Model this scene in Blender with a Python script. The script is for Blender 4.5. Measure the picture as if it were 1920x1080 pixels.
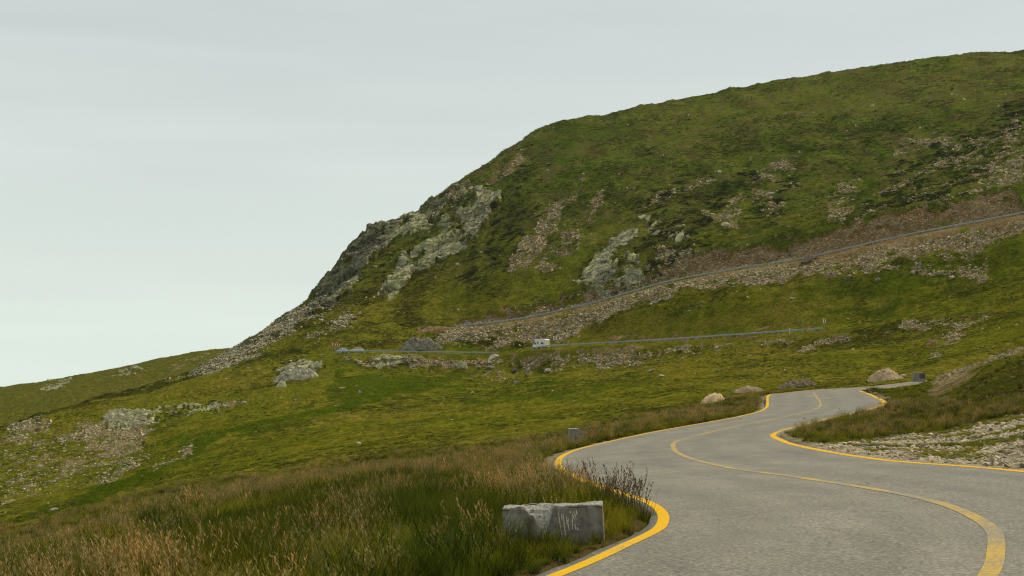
import bpy, bmesh, math, random
import numpy as np
from mathutils import Vector, Matrix
R = math.radians
random.seed(7); rng = np.random.default_rng(7)
for o in list(bpy.data.objects): bpy.data.objects.remove(o)
sc = bpy.context.scene; C = sc.collection

# ------------------------------------------------------------------ camera
F = 2870.0; PITCH = math.atan(150/F); cp, sp = math.cos(PITCH), math.sin(PITCH)
cam = bpy.data.cameras.new('camera'); co = bpy.data.objects.new('camera', cam); C.objects.link(co)
cam.sensor_width = 36; cam.lens = 36*F/1920; cam.clip_start = 0.2; cam.clip_end = 20000
co.location = (0, 0, 0); co.rotation_euler = (math.pi/2+PITCH, 0, 0)
sc.camera = co

# ------------------------------------------------------------------ sky, sun, exposure
SUN_EL, SUN_ROT = R(46), R(58)
w = bpy.data.worlds.new('World'); sc.world = w; w.use_nodes = True
nt = w.node_tree; nt.nodes.clear()
def N(nt, typ, **kw):
    n = nt.nodes.new(typ)
    for k, v in kw.items():
        if k.startswith('_'): setattr(n, k[1:], v)
        else: n.inputs[k].default_value = v
    return n
out = N(nt, 'ShaderNodeOutputWorld'); bg = N(nt, 'ShaderNodeBackground')
sky = N(nt, 'ShaderNodeTexSky'); sky.sky_type = 'NISHITA'; sky.sun_disc = False
sky.sun_elevation = SUN_EL; sky.sun_rotation = SUN_ROT; sky.dust_density = 3
tc = N(nt, 'ShaderNodeTexCoord'); mp = N(nt, 'ShaderNodeMapping'); mp.inputs['Scale'].default_value = (1.2, 1.2, 9)
mp.inputs['Rotation'].default_value = (0, R(4), 0)
no = N(nt, 'ShaderNodeTexNoise', Scale=2.1, Detail=5.0, Roughness=0.5, Distortion=0.3)
cr_ = nt.nodes.new('ShaderNodeValToRGB')
cr_.color_ramp.elements[0].position = 0.30; cr_.color_ramp.elements[0].color = (5.15, 5.52, 5.50, 1)
cr_.color_ramp.elements[1].position = 0.72; cr_.color_ramp.elements[1].color = (5.75, 6.20, 6.10, 1)
# paler towards the horizon
sx = N(nt, 'ShaderNodeSeparateXYZ')
mr = N(nt, 'ShaderNodeMapRange'); mr.inputs['From Min'].default_value = 0.24; mr.inputs['From Max'].default_value = -0.01
mx = N(nt, 'ShaderNodeMix', _data_type='RGBA'); mx.inputs['B'].default_value = (6.8, 7.65, 6.9, 1)
mxs = N(nt, 'ShaderNodeMix', _data_type='RGBA'); mxs.inputs['Factor'].default_value = 0.94
L = nt.links.new
L(tc.outputs['Generated'], mp.inputs['Vector']); L(mp.outputs[0], no.inputs['Vector']); L(no.outputs['Fac'], cr_.inputs[0])
L(tc.outputs['Generated'], sx.inputs[0]); L(sx.outputs['Z'], mr.inputs['Value'])
mrp = N(nt, 'ShaderNodeMath', _operation='POWER'); mrp.inputs[1].default_value = 1.3; L(mr.outputs[0], mrp.inputs[0])
L(mrp.outputs[0], mx.inputs['Factor']); L(cr_.outputs[0], mx.inputs['A'])
mp2 = N(nt, 'ShaderNodeMapping'); mp2.inputs['Scale'].default_value = (1.6, 1.6, 22); mp2.inputs['Rotation'].default_value = (0, R(-3), 0); mp2.inputs['Location'].default_value = (.3, .1, .55)
no2 = N(nt, 'ShaderNodeTexNoise', Scale=1.5, Detail=4.0, Roughness=0.45, Distortion=0.4); L(tc.outputs['Generated'], mp2.inputs['Vector']); L(mp2.outputs[0], no2.inputs['Vector'])
cr2 = nt.nodes.new('ShaderNodeValToRGB'); cr2.color_ramp.elements[0].position = .36; cr2.color_ramp.elements[0].color = (.978, .978, .982, 1); cr2.color_ramp.elements[1].position = .64; cr2.color_ramp.elements[1].color = (1.035, 1.032, 1.025, 1); L(no2.outputs['Fac'], cr2.inputs[0])
mx2 = N(nt, 'ShaderNodeMix', _data_type='RGBA', _blend_type='MULTIPLY'); mx2.inputs['Factor'].default_value = 1; L(mx.outputs['Result'], mx2.inputs['A']); L(cr2.outputs[0], mx2.inputs['B'])
L(sky.outputs[0], mxs.inputs['A']); L(mx2.outputs['Result'], mxs.inputs['B'])
L(mxs.outputs['Result'], bg.inputs[0]); bg.inputs[1].default_value = 0.075; L(bg.outputs[0], out.inputs[0])
sl = bpy.data.lights.new('sun', 'SUN'); sl.energy = 1.9; sl.angle = R(10); sl.color = (1, .92, .76)
so = bpy.data.objects.new('sun', sl); C.objects.link(so)
# sky sun_rotation is measured from +Y clockwise seen from above
sd = Vector((math.sin(SUN_ROT)*math.cos(SUN_EL), math.cos(SUN_ROT)*math.cos(SUN_EL), math.sin(SUN_EL)))
so.rotation_euler = (-sd).to_track_quat('-Z', 'Y').to_euler()
sc.view_settings.view_transform = 'Standard'; sc.view_settings.look = 'None'
sc.render.filter_size = 1.15; sc.cycles.filter_width = 1.15
sc.view_settings.exposure = 0.65; sc.view_settings.gamma = 1

# ------------------------------------------------------------------ helpers
def tag(o, label=None, cat=None, group=None, kind=None):
    if label: o['label'] = label
    if cat: o['category'] = cat
    if group: o['group'] = group
    if kind: o['kind'] = kind
    return o
def empty(name, loc=(0, 0, 0), rz=0):
    o = bpy.data.objects.new(name, None); C.objects.link(o); o.location = loc; o.rotation_euler.z = rz
    o.empty_display_size = .2; return o
def mesh_np(name, V, Q, mat=None, parent=None, smooth=False, attrs=None, link=True):
    V = np.asarray(V, np.float32); Q = np.asarray(Q, np.int32); k = Q.shape[1]
    me = bpy.data.meshes.new(name)
    me.vertices.add(len(V)); me.vertices.foreach_set('co', V.ravel())
    me.loops.add(Q.size); me.loops.foreach_set('vertex_index', Q.ravel())
    me.polygons.add(len(Q)); me.polygons.foreach_set('loop_start', np.arange(len(Q), dtype=np.int32)*k)
    if smooth: me.polygons.foreach_set('use_smooth', np.ones(len(Q), bool))
    me.update(calc_edges=True)
    if attrs:
        for n_, a in attrs.items():
            at_ = me.attributes.new(n_, 'FLOAT', 'POINT'); at_.data.foreach_set('value', np.asarray(a, np.float32))
    if mat: me.materials.append(mat)
    o = bpy.data.objects.new(name, me)
    if link: C.objects.link(o)
    if parent: o.parent = parent
    return o
def bm_obj(name, bm, mat, parent=None, smooth=False, link=True):
    me = bpy.data.meshes.new(name); bm.normal_update(); bm.to_mesh(me); bm.free()
    if smooth:
        for p_ in me.polygons: p_.use_smooth = True
    if mat: me.materials.append(mat)
    o = bpy.data.objects.new(name, me)
    if link: C.objects.link(o)
    if parent: o.parent = parent
    return o
def box(bm, c, s, rot=None, bev=0):
    m = Matrix.Translation(c) @ (rot or Matrix.Identity(4)) @ Matrix.Diagonal((s[0], s[1], s[2], 1))
    r_ = bmesh.ops.create_cube(bm, size=1, matrix=m)
    if bev:
        es = list({e for v in r_['verts'] for e in v.link_edges})
        bmesh.ops.bevel(bm, geom=es, offset=bev, segments=2, affect='EDGES')
def cyl(bm, a, b, r1, r2=None, seg=10):
    a = Vector(a); b = Vector(b); d = b-a
    m = Matrix.Translation((a+b)/2) @ d.to_track_quat('Z', 'Y').to_matrix().to_4x4()
    bmesh.ops.create_cone(bm, cap_ends=True, segments=seg, radius1=r1, radius2=r1 if r2 is None else r2, depth=d.length, matrix=m)
# numpy gradient noise
_perm = np.random.default_rng(11).permutation(256); _perm = np.concatenate([_perm]*3)
_grad = np.random.default_rng(12).normal(size=(256, 3)); _grad /= np.linalg.norm(_grad, axis=1)[:, None]
def perlin(x, y, z):
    xi = np.floor(x).astype(int); yi = np.floor(y).astype(int); zi = np.floor(z).astype(int)
    xf, yf, zf = x-xi, y-yi, z-zi
    u, v, w_ = [t*t*t*(t*(t*6-15)+10) for t in (xf, yf, zf)]
    xi &= 255; yi &= 255; zi &= 255
    r_ = 0
    for dx in (0, 1):
        for dy in (0, 1):
            for dz in (0, 1):
                g = _grad[_perm[_perm[_perm[xi+dx]+yi+dy]+zi+dz]]
                d = g[:, 0]*(xf-dx)+g[:, 1]*(yf-dy)+g[:, 2]*(zf-dz)
                r_ = r_ + d*(u if dx else 1-u)*(v if dy else 1-v)*(w_ if dz else 1-w_)
    return r_*1.6
def fbm(P, scale, octs=4, rough=.5, off=0.):
    x, y, z = (P/scale).T+off; r_ = 0; a = 1
    for i in range(octs):
        r_ = r_+a*perlin(x, y, z); x, y, z = x*2.03+7, y*2.03+3, z*2.03+5; a *= rough
    return r_
def ridge(P, scale, octs=4, off=0.):
    x, y, z = (P/scale).T+off; r_ = 0; a = 1
    for i in range(octs):
        r_ = r_+a*(1-2*np.abs(perlin(x, y, z))); x, y, z = x*2.1+7, y*2.1+3, z*2.1+5; a *= .5
    return r_
def cell(P, scale, off=0):
    """F1, F2-F1 and the random value of the nearest cell"""
    X = P/scale+off; B = np.floor(X).astype(int)
    f1 = np.full(len(P), 9.); f2 = np.full(len(P), 9.); val = np.zeros(len(P)); tilt = np.zeros(len(P))
    for dx in (-1, 0, 1):
        for dy in (-1, 0, 1):
            for dz in (-1, 0, 1):
                c_ = B+np.array([dx, dy, dz]); h = _perm[_perm[_perm[c_[:, 0] & 255]+(c_[:, 1] & 255)]+(c_[:, 2] & 255)]
                q = c_+.5+_grad[h]*.45; d = np.sqrt(((X-q)**2).sum(1))
                m = d < f1; f2 = np.where(m, f1, np.minimum(f2, d)); val = np.where(m, h/255., val); tilt = np.where(m, ((X-q)*_grad[(h*7+3) & 255]).sum(1), tilt); f1 = np.where(m, d, f1)
    return f1, f2-f1, val, tilt
def sstep(a, b, x):
    t = np.clip((x-a)/(b-a), 0, 1); return t*t*(3-2*t)
def slope_of(row):   # Z/Y seen at an image row
    return (F*sp+(540-row)*cp)/(F*cp-(540-row)*sp)
def side_of(px, row): return (px-960)/(F*cp-(540-row)*sp)
def project(P):
    d = P[:, 1]*cp+P[:, 2]*sp; u = -P[:, 1]*sp+P[:, 2]*cp
    return 960+F*P[:, 0]/d, 540-F*u/d

# ------------------------------------------------------------------ road centre line (x, y, z, bank), 6.2 m between edge lines
RC = np.array([[-.9, -2., -1.62, 0], [.3, 3., -1.58, -.01], [1.75, 7.2, -1.55, -.02],
 [3.079, 10.32, -1.526, -0.02], [3.871, 12.353, -1.504, -0.016], [4.549, 14.852, -1.49, -0.024], [4.747, 18.11, -1.516, -0.027], [4.457, 23.875, -1.698, -0.04], [4.253, 30.47, -1.965, -0.046], [4.213, 37.306, -2.148, -0.06], [4.635, 44.109, -2.285, -0.066], [5.717, 51.591, -2.395, -0.08], [8.807, 59.517, -2.232, -0.071], [13.636, 69.808, -1.925, -0.083], [17.988, 89.636, -1.988, -0.106], [21.099, 107.175, -1.75, -0.051], [25.037, 123.097, -2.006, -0.001], [30.722, 138.505, -1.883, -0.02], [38.039, 150.134, -1.609, -0.066], [46.808, 160.898, -1.123, -0.044], [57, 169, -.6, -.03], [70, 176, 0., 0]])
def catmull(cp_, n=24):
    P = np.vstack([2*cp_[0]-cp_[1], cp_, 2*cp_[-1]-cp_[-2]]); t = np.linspace(0, 1, n, endpoint=False)[:, None]; o = []
    for i in range(1, len(P)-2):
        a, b, c, d = P[i-1:i+3]
        o.append(.5*((2*b)+(-a+c)*t+(2*a-5*b+4*c-d)*t*t+(-a+3*b-3*c+d)*t**3))
    o.append(P[-2:-1]); return np.vstack(o)
RS = catmull(RC); RT = np.gradient(RS[:, :2], axis=0); RT /= np.linalg.norm(RT, axis=1)[:, None]
RN = np.stack([-RT[:, 1], RT[:, 0]], 1)
def road_pt(w_, dz=0., sl_=slice(None)):
    return np.column_stack([RS[sl_, :2]+RN[sl_]*w_, RS[sl_, 2]+w_*RS[sl_, 3]+dz])
def road_coords(X, Y):
    """signed offset from the centre line (left +) and road height there"""
    w_ = np.full(len(X), 999.); z = np.zeros(len(X))
    P = np.stack([X, Y], 1)
    for s in range(0, len(P), 40000):
        q = P[s:s+40000]; d2 = ((q[:, None]-RS[None, :, :2])**2).sum(-1); i = d2.argmin(1)
        v = q-RS[i, :2]; ww = (v*RN[i]).sum(1); dist = np.sqrt(d2[np.arange(len(q)), i])
        w_[s:s+40000] = np.where(ww < 0, -dist, dist); z[s:s+40000] = RS[i, 2]+np.clip(ww, -4, 4)*RS[i, 3]
    return w_, z

# ------------------------------------------------------------------ the terrain: lines of equal character from near to far
# each line: (where along the view in the photograph it was sighted, height angle, metres away)
def zrow(z, Y): return ('z', z, Y)
def K(lst):
    o = []
    for e in lst:
        px, b, Y = e[:3]
        if len(e) == 4: s = b/Y; a = (px-960)/F     # 4th entry: b is a height in metres
        else: s = slope_of(b); a = side_of(px, b)
        o.append((a, s, math.log(Y)))
    return np.array(o)
f10 = [(-700,830,340),(0,815,320),(100,778,345),(300,737,385),(420,705,405),(520,680,408),(600,665,403),(640,662,400),(800,664,398),(935,666,395),(968,664,388),(1000,654,380),(1100,649,370),(1250,641,350),(1400,631,328),(1545,621,305),(1620,612,298),(1800,585,280),(1920,548,270),(2200,460,265),(2700,380,240)]
f13 = [(-700,817,410),(0,808,355),(100,769,380),(200,748,398),(340,706.5,435),(450,660,465),(600,620,450),(700,622,440),(790,622,440),(850,614,438),(900,612,432),(1000,597,424),(1100,575,414),(1250,531,398),(1400,504,384),(1500,490,374),(1700,444,356),(1920,403,336),(2200,346,315),(2700,256,290)]
def back(f, lo, hi, left, right, dY=8):
    o = list(left)
    for px, row, Y in f:
        if lo <= px <= hi:
            z = slope_of(row)*Y; o.append((px, z, Y+dY, 1))
    return o+list(right)
FL = [
 K([(-700,-1.7,1.2,1),(2700,-1.6,1.2,1)]),
 K([(-700,-1.9,6,1),(960,-1.6,6,1),(2700,-1.5,6,1)]),
 K([(-700,-2.6,12,1),(0,-2.1,12,1),(960,-1.65,12,1),(1200,-1.6,12,1),(1920,-1.5,12,1),(2700,-1.3,12,1)]),
 K([(-700,-3.6,20,1),(0,-2.7,20,1),(500,-2.3,20,1),(900,-2.0,20,1),(1100,-1.75,20,1),(1500,-1.6,20,1),(1920,-1.6,20,1),(2300,-1.35,20,1),(2700,-1.0,20,1)]),
 K([(-700,1180,22),(0,1078,25),(312,968,28),(666,905,33),(1000,848,48),(1180,803,65),(1290,775,82),(1430,752,98),(1520,808,58),(1700,818,48),(1830,798,46),(1920,782,44),(2200,750,42),(2700,730,40)]),
 K([(-700,-12,50,1),(0,-7,55,1),(312,-5.5,55,1),(666,-4.4,60,1),(1000,-4.2,75,1),(1180,-3.8,90,1),(1290,-3.2,105,1),(1430,-2.5,125,1),(1600,-1.75,140,1),(1700,742,100),(1800,702,98),(1870,675,95),(1920,657,92),(2200,600,90),(2700,560,85)]),
 K([(-700,1080,90),(0,1000,95),(312,915,95),(666,868,95),(1000,822,105),(1180,785,120),(1290,757,130),(1430,738,145),(1600,722,165),(1700,709,180),(1800,704,130),(1920,662,120),(2200,610,120),(2700,575,110)]),
 K([(-700,1020,150),(0,975,155),(200,925,170),(400,840,210),(600,790,230),(800,770,235),(1000,770,200),(1290,730,190),(1600,690,210),(1700,680,215),(1800,665,190),(1920,630,180),(2200,570,170),(2700,520,150)]),
 K([(-700,960,220),(0,915,210),(200,868,225),(400,790,265),(600,745,300),(800,740,300),(1000,735,290),(1290,695,270),(1600,660,260),(1800,640,240),(1920,600,230),(2200,520,220),(2700,450,200)]),
 K([(-700,900,300),(0,860,270),(200,800,310),(400,750,345),(520,716,375),(640,690,385),(700,692,388),(900,697,388),(1000,700,372),(1150,690,350),(1250,672,335),(1500,655,300),(1600,648,290),(1800,610,265),(1920,575,255),(2200,490,250),(2700,410,230)]),
 K(f10),
 K(back(f10, 600, 1545, [(-700,826,360),(0,811,335),(100,773,360),(300,731,400),(420,694,425),(520,667,425)], [(1640,600,310),(1800,560,295),(1920,520,285),(2200,430,280),(2700,350,255)])),
 K([(-700,818,400),(0,809,350),(100,770,375),(200,750,392),(340,707,430),(450,672,450),(600,640,430),(700,645,420),(830,628,425),(960,640,410),(1100,622,395),(1200,575,385),(1290,548,375),(1400,532,362),(1540,512,348),(1700,488,335),(1850,470,322),(1920,452,315),(2200,380,300),(2700,300,280)]),
 K(f13),
 K(back(f13, 830, 3000, [(-700,816.8,415),(0,807.9,357),(100,768.6,382),(200,747.5,400),(340,706.3,437),(450,656,468),(600,610,460),(700,607,452),(790,612,449)], [])),
 K([(-700,816.6,418),(0,807.7,358),(100,768.4,383),(200,747,401),(340,706.2,439),(450,653,472),(600,598,470),(750,588,464),(840,607,454),(960,574,441),(1080,557,432),(1180,523,420),(1230,500,415),(1330,464,408),(1440,453,398),(1560,423,388),(1700,398,376),(1920,358,355),(2200,300,330),(2700,210,305)]),
 K([(-700,816.4,420),(0,807.6,359),(100,768.2,384),(200,746.5,401.5),(340,706,442),(450,650.5,480),(530,615,500),(600,575,500),(700,540,500),(800,520,500),(1000,450,490),(1200,390,480),(1400,360,470),(1700,310,450),(1920,250,440),(2300,190,430),(2700,150,420)]),
 K([(-700,816.2,422),(0,807.5,359.6),(100,768.1,384.6),(200,746.2,402.5),(340,705.8,444),(450,649,490),(530,605,515),(590,566,530),(650,500,545),(700,455,550),(800,420,555),(900,360,560),(1000,310,560),(1200,270,550),(1400,245,540),(1700,200,520),(1920,170,510),(2700,60,500)]),
 K([(-700,816,425),(0,807.4,361),(100,768,386),(200,746,404),(300,722,432),(340,705.5,446),(380,690,462),(450,648,500),(480,632,512),(530,598,528),(560,577,536),(588,556,545),(592,538,546),(620,514,552),(650,478,558),(665,467,560),(695,432,568),(712,425,570),(745,421,572),(755,409,576),(780,404,580),(850,351,598),(900,315,610),(950,281,620),(1000,251,628),(1040,239,632),(1120,226,636),(1200,206,640),(1300,186,640),(1400,168,638),(1480,156,634),(1600,136,622),(1700,121,615),(1840,105,605),(1920,98,600),(2300,60,590),(2700,20,580)]),
]
last = FL[-1]
def shifted(base, fac, dzf, dz):
    o = base.copy(); z = base[:, 1]*np.exp(base[:, 2]); Y = np.exp(base[:, 2])*fac
    left = 1-sstep(-.22, -.15, base[:, 0])
    z2 = z*(1-(1-dzf)*(1-left))-left*dz
    o[:, 1] = z2/Y; o[:, 2] = np.log(Y); return o
FL.append(shifted(last, 1.06, .985, 5))
FL.append(K([(-700,-45,640,1),(0,-36,620,1),(340,-22,640,1),(450,10,680,1),(600,30,740,1),(1000,80,800,1),(1920,100,800,1),(2700,110,800,1)]))
FL.append(K([(-700,805,850),(0,775,850),(200,728,900),(340,700,950),(450,680,1000),(600,675,1000),(1000,480,1100),(1920,300,1100),(2700,300,1100)]))
FL.append(K([(-700,772,1150),(-300,755,1150),(-100,737,1150),(0,728,1150),(100,713,1160),(200,695,1180),(300,673,1190),(380,656,1200),(450,648,1200),(520,650,1200),(600,672,1200),(1000,560,1350),(1920,400,1350),(2700,380,1350)]))
FL.append(K([(-700,-150,1500,1),(300,-60,1500,1),(450,-30,1500,1),(2700,-20,1600,1)]))
FL.append(K([(-700,-300,9000,1),(2700,-300,9000,1)]))

inn = np.arange(side_of(-80, 600), side_of(2000, 600), 1.9/F)
lft = side_of(-80, 600)-np.cumsum(np.linspace(2, 14, 75))[::-1]/F
rgt = inn[-1]+np.cumsum(np.linspace(2, 14, 75))/F
A = np.concatenate([lft, inn, rgt]); nA = len(A)
S = np.array([np.interp(A, f[:, 0], f[:, 1]) for f in FL]); LY = np.array([np.interp(A, f[:, 0], f[:, 2]) for f in FL])
# soften the knots along the lines (not the skyline, which is drawn knot by knot)
def blur(v, r_):
    k = np.exp(-.5*(np.arange(-3*r_, 3*r_+1)/r_)**2); k /= k.sum(); return np.convolve(np.pad(v, 3*r_, mode='edge'), k, 'valid')
for i in range(len(FL)):
    r_ = 4 if i in (18, 19) else (12 if i in (9, 10, 11, 12, 13, 14, 15) else 22)
    S[i] = blur(S[i], r_); LY[i] = blur(LY[i], max(r_, 12))
for i in range(1, len(FL)): LY[i] = np.maximum(LY[i], LY[i-1]+.0006)
inside = (A > side_of(-50, 600)) & (A < side_of(1970, 600))
ns = [10, 14, 40]
for i in range(3, len(FL)-1):
    d = np.percentile(np.abs(S[i+1]-S[i])[inside]*F, 85); ns.append(int(np.clip(d/1.6, 9, 130)))
ns[3] = 90; ns[4] = 50; ns[-1] = 6; ns[-2] = 6
T = np.concatenate([np.linspace(i, i+1, n, endpoint=False) for i, n in enumerate(ns)]+[[len(FL)-1.]])
def pchip(V, T):
    d = V[1:]-V[:-1]; m = np.zeros_like(V)
    s = (np.sign(d[1:])*np.sign(d[:-1])) > 0
    m[1:-1] = np.where(s, 2*d[1:]*d[:-1]/np.where(s, d[1:]+d[:-1], 1), 0); m[0] = d[0]; m[-1] = d[-1]
    i = np.minimum(T.astype(int), len(V)-2); t = (T-i)[:, None]
    return (2*t**3-3*t**2+1)*V[i]+(t**3-2*t**2+t)*m[i]+(-2*t**3+3*t**2)*V[i+1]+(t**3-t**2)*m[i+1]
GS = pchip(S, T); GY = np.exp(pchip(LY, T)); nT = len(T)
X = (A[None, :]*GY).ravel(); Y = GY.ravel(); Z = (GS*GY).ravel()
P = np.stack([X, Y, Z], 1); TT = np.repeat(T, nA)

# ---- sighted outlines of bare ground, painted on to the hill as world-fixed masks
RX0, RY0, RW, RH = -100, 60, 1060, 520     # raster of 2 px
def raster(polys):
    M = np.zeros((RH, RW))
    for val, pts in polys:
        pts = np.array(pts, float); x0, y0 = pts.min(0); x1, y1 = pts.max(0)
        c0, c1 = [int(np.clip((v-RX0)/2, 0, RW-1)) for v in (x0-2, x1+2)]; r0, r1 = [int(np.clip((v-RY0)/2, 0, RH-1)) for v in (y0-2, y1+2)]
        gx, gy = np.meshgrid(RX0+2*np.arange(c0, c1+1)+1, RY0+2*np.arange(r0, r1+1)+1); ins = np.zeros(gx.shape, bool)
        for i in range(len(pts)):
            xa, ya = pts[i]; xb, yb = pts[i-1]
            if ya == yb: continue
            cond = ((ya > gy) != (yb > gy)) & (gx < (xb-xa)*(gy-ya)/(yb-ya)+xa); ins ^= cond
        sub = M[r0:r1+1, c0:c1+1]; sub[ins] = np.maximum(sub[ins], val)
    for _ in range(2):
        M = (M+np.roll(M, 1, 0)+np.roll(M, -1, 0))/3; M = (M+np.roll(M, 1, 1)+np.roll(M, -1, 1))/3
    return M
def line_poly(val, pts, wd):
    pts = np.array(pts, float); t = np.gradient(pts, axis=0); t /= np.linalg.norm(t, axis=1)[:, None]; n = np.stack([-t[:, 1], t[:, 0]], 1)*wd/2
    return (val, np.vstack([pts+n, (pts-n)[::-1]]))
ROCK = [
 (1., [(574,596),(588,545),(592,532),(620,508),(650,470),(665,462),(700,424),(745,416),(760,403),(782,400),(822,372),(828,395),(800,415),(775,440),(735,455),(715,480),(690,510),(660,540),(640,565),(600,592)]),
 (.95, [(708,560),(722,530),(745,505),(775,470),(800,455),(830,430),(870,400),(900,372),(940,368),(942,385),(915,420),(890,450),(860,478),(820,500),(780,520),(750,545),(725,560)]),
 (.55, [(780,415),(850,352),(890,345),(930,350),(900,380),(860,410),(820,430),(790,450),(765,450)]),
 (1., [(1083,532),(1092,500),(1118,480),(1150,455),(1192,428),(1196,440),(1172,470),(1145,505),(1135,535),(1100,545)]),
 (.6, [(1196,404),(1275,430),(1292,452),(1250,455),(1200,440),(1190,420)]),
 (.8, [(1130,520),(1180,480),(1215,505),(1250,520),(1180,545),(1120,556)]),
 (.7, [(1250,440),(1290,430),(1300,460),(1265,470)]),
 (1., [(183,796),(205,775),(262,764),(298,770),(292,788),(255,802),(205,806)]),
 (.7, [(290,765),(400,748),(412,762),(360,775),(300,785)]),
 (.9, [(512,704),(530,680),(560,672),(600,676),(604,690),(575,706),(540,712)]),
 (.8, [(70,728),(110,715),(140,712),(120,730),(85,738)]), (.8, [(205,703),(240,692),(275,690),(262,700),(225,708)]),
 (.75, [(685,672),(760,668),(800,676),(740,692),(690,688)]),
]
SCREE = [
 (.68, [(350,706),(400,672),(450,648),(482,630),(530,598),(574,572),(640,566),(590,598),(540,628),(500,655),(450,680),(400,702),(360,712)]),
 (.45, [(560,640),(640,590),(690,560),(720,565),(650,610),(590,640)]),
 (.85, [(958,290),(988,282),(975,315),(950,345),(925,355),(940,325)]), (.8, [(840,365),(890,340),(880,380),(840,400),(800,420),(800,400)]),
 (.95, [(1035,390),(1062,380),(1052,415),(1036,445),(1018,478),(985,505),(950,515),(950,495),(978,455),(1010,440)]),
 (.6, [(1062,385),(1082,345),(1092,345),(1080,380),(1068,395)]), (.9, [(1100,405),(1118,372),(1135,366),(1125,395),(1108,415)]),
 (.5, [(1010,480),(1075,425),(1130,430),(1090,470),(1040,510),(1000,520)]),
 (.8, [(1370,322),(1418,294),(1428,298),(1390,322)]), (.35, [(1180,390),(1270,360),(1370,325),(1360,345),(1260,385),(1200,410)]),
 (.55, [(1405,350),(1470,310),(1500,345),(1470,390),(1440,420),(1415,380)]),
 (.6, [(1310,400),(1395,380),(1385,430),(1340,430)]),
 (.6, [(1545,390),(1575,350),(1620,335),(1605,380),(1580,420),(1555,430)]),
 (.6, [(1672,300),(1690,270),(1780,252),(1790,275),(1720,290),(1685,310)]),
 (.42, [(1600,420),(1650,350),(1720,310),(1800,270),(1920,240),(1920,360),(1800,385),(1700,405)]),
 (.75, [(1840,340),(1880,270),(1900,225),(1915,225),(1900,280),(1860,335)]), (.7, [(1850,350),(1890,310),(1920,285),(1920,340),(1880,360)]),
 (1., [(800,640),(850,612),(960,592),(1100,560),(1250,520),(1400,492),(1500,476),(1700,432),(1920,388),(1920,448),(1850,468),(1750,478),(1640,500),(1540,510),(1400,530),(1290,545),(1200,575),(1150,600),(1090,622),(1060,640),(960,640),(880,635)]),
 (.55, [(740,645),(830,625),(960,638),(1000,650),(880,650),(800,650)]),
 (.45, [(1540,512),(1700,485),(1850,470),(1850,530),(1740,520),(1640,515)]),
 (.75, [(1230,470),(1330,468),(1440,456),(1560,426),(1700,402),(1920,362),(1920,396),(1700,434),(1500,480),(1250,520),(1100,565),(1090,560),(1180,530)]),
 (.85, [(640,668),(930,668),(900,685),(840,690),(700,690),(650,682)]),
 (.75, [(955,668),(1010,658),(1240,648),(1240,672),(1150,692),(1040,698),(960,690)]), (.5, [(1240,648),(1480,632),(1550,626),(1540,640),(1400,650),(1250,668)]),
 (.9, [(1490,660),(1520,642),(1560,632),(1640,615),(1640,625),(1560,645),(1500,662)]),
 (.6, [(1640,622),(1750,600),(1880,590),(1860,605),(1800,640),(1750,665),(1735,665),(1780,620),(1700,620)]),
 (.8, [(90,835),(130,815),(185,795),(300,785),(290,800),(270,830),(262,852),(200,850),(150,838)]),
 (.8, [(0,835),(20,800),(90,782),(112,786),(90,806),(40,832),(100,838),(90,846)]),
 (.4, [(0,850),(100,850),(265,852),(285,862),(200,905),(150,910),(80,930),(0,930)]),
 (.75, [(160,905),(250,862),(285,862),(230,895),(185,915),(165,915)]), (.85, [(0,935),(32,932),(25,955),(0,965)]),
 line_poly(.7, [(0,832),(60,838),(150,846),(250,862)], 6), line_poly(.9, [(285,888),(310,872),(360,848)], 10),
 (.7, [(300,690),(340,680),(395,660),(410,655),(380,676),(330,698)]), (.4, [(400,760),(430,748),(450,760),(400,775)]), (.35, [(880,690),(960,660),(1040,690),(960,720),(880,710)]),
 (1., [(1730,742),(1752,716),(1800,690),(1850,672),(1925,652),(1925,660),(1870,678),(1800,715),(1760,742)]),
 (1., [(1480,838),(1530,832),(1620,828),(1700,815),(1760,812),(1830,796),(1930,776),(1930,890),(1800,880),(1640,862),(1520,845)]),
]
DIRT = [
 (1., [(640,648),(740,625),(840,606),(960,573),(1080,557),(1180,523),(1230,499),(1330,463),(1440,452),(1560,422),(1700,397),(1920,357),(1920,397),(1700,437),(1500,482),(1250,523),(1100,567),(960,595),(850,616)]),
 (.75, [(1500,482),(1700,438),(1920,396),(1920,425),(1700,470),(1480,502)]), line_poly(1., [(1140,641),(1200,634),(1280,634),(1400,626),(1490,612),(1535,608)], 7),
 line_poly(.9, [(60,800),(110,785)], 14), line_poly(1., [(1700,600),(1750,598),(1830,592),(1920,583)], 8), line_poly(1., [(1715,668),(1745,645),(1775,625)], 8), line_poly(.9, [(1800,762),(1860,748),(1925,735)], 7), line_poly(.9, [(250,832),(300,838),(370,826)], 6),
 line_poly(1., [(1760,708),(1820,682),(1880,664),(1925,652)], 6), line_poly(.7, [(1375,322),(1420,296)], 8), line_poly(.6, [(1715,665),(1750,640),(1790,615)], 7),
 (.45, [(1010,485),(1110,425),(1120,440),(1040,500)]), (.5, [(860,350),(960,285),(990,280),(940,350),(880,380)]),
]
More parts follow.
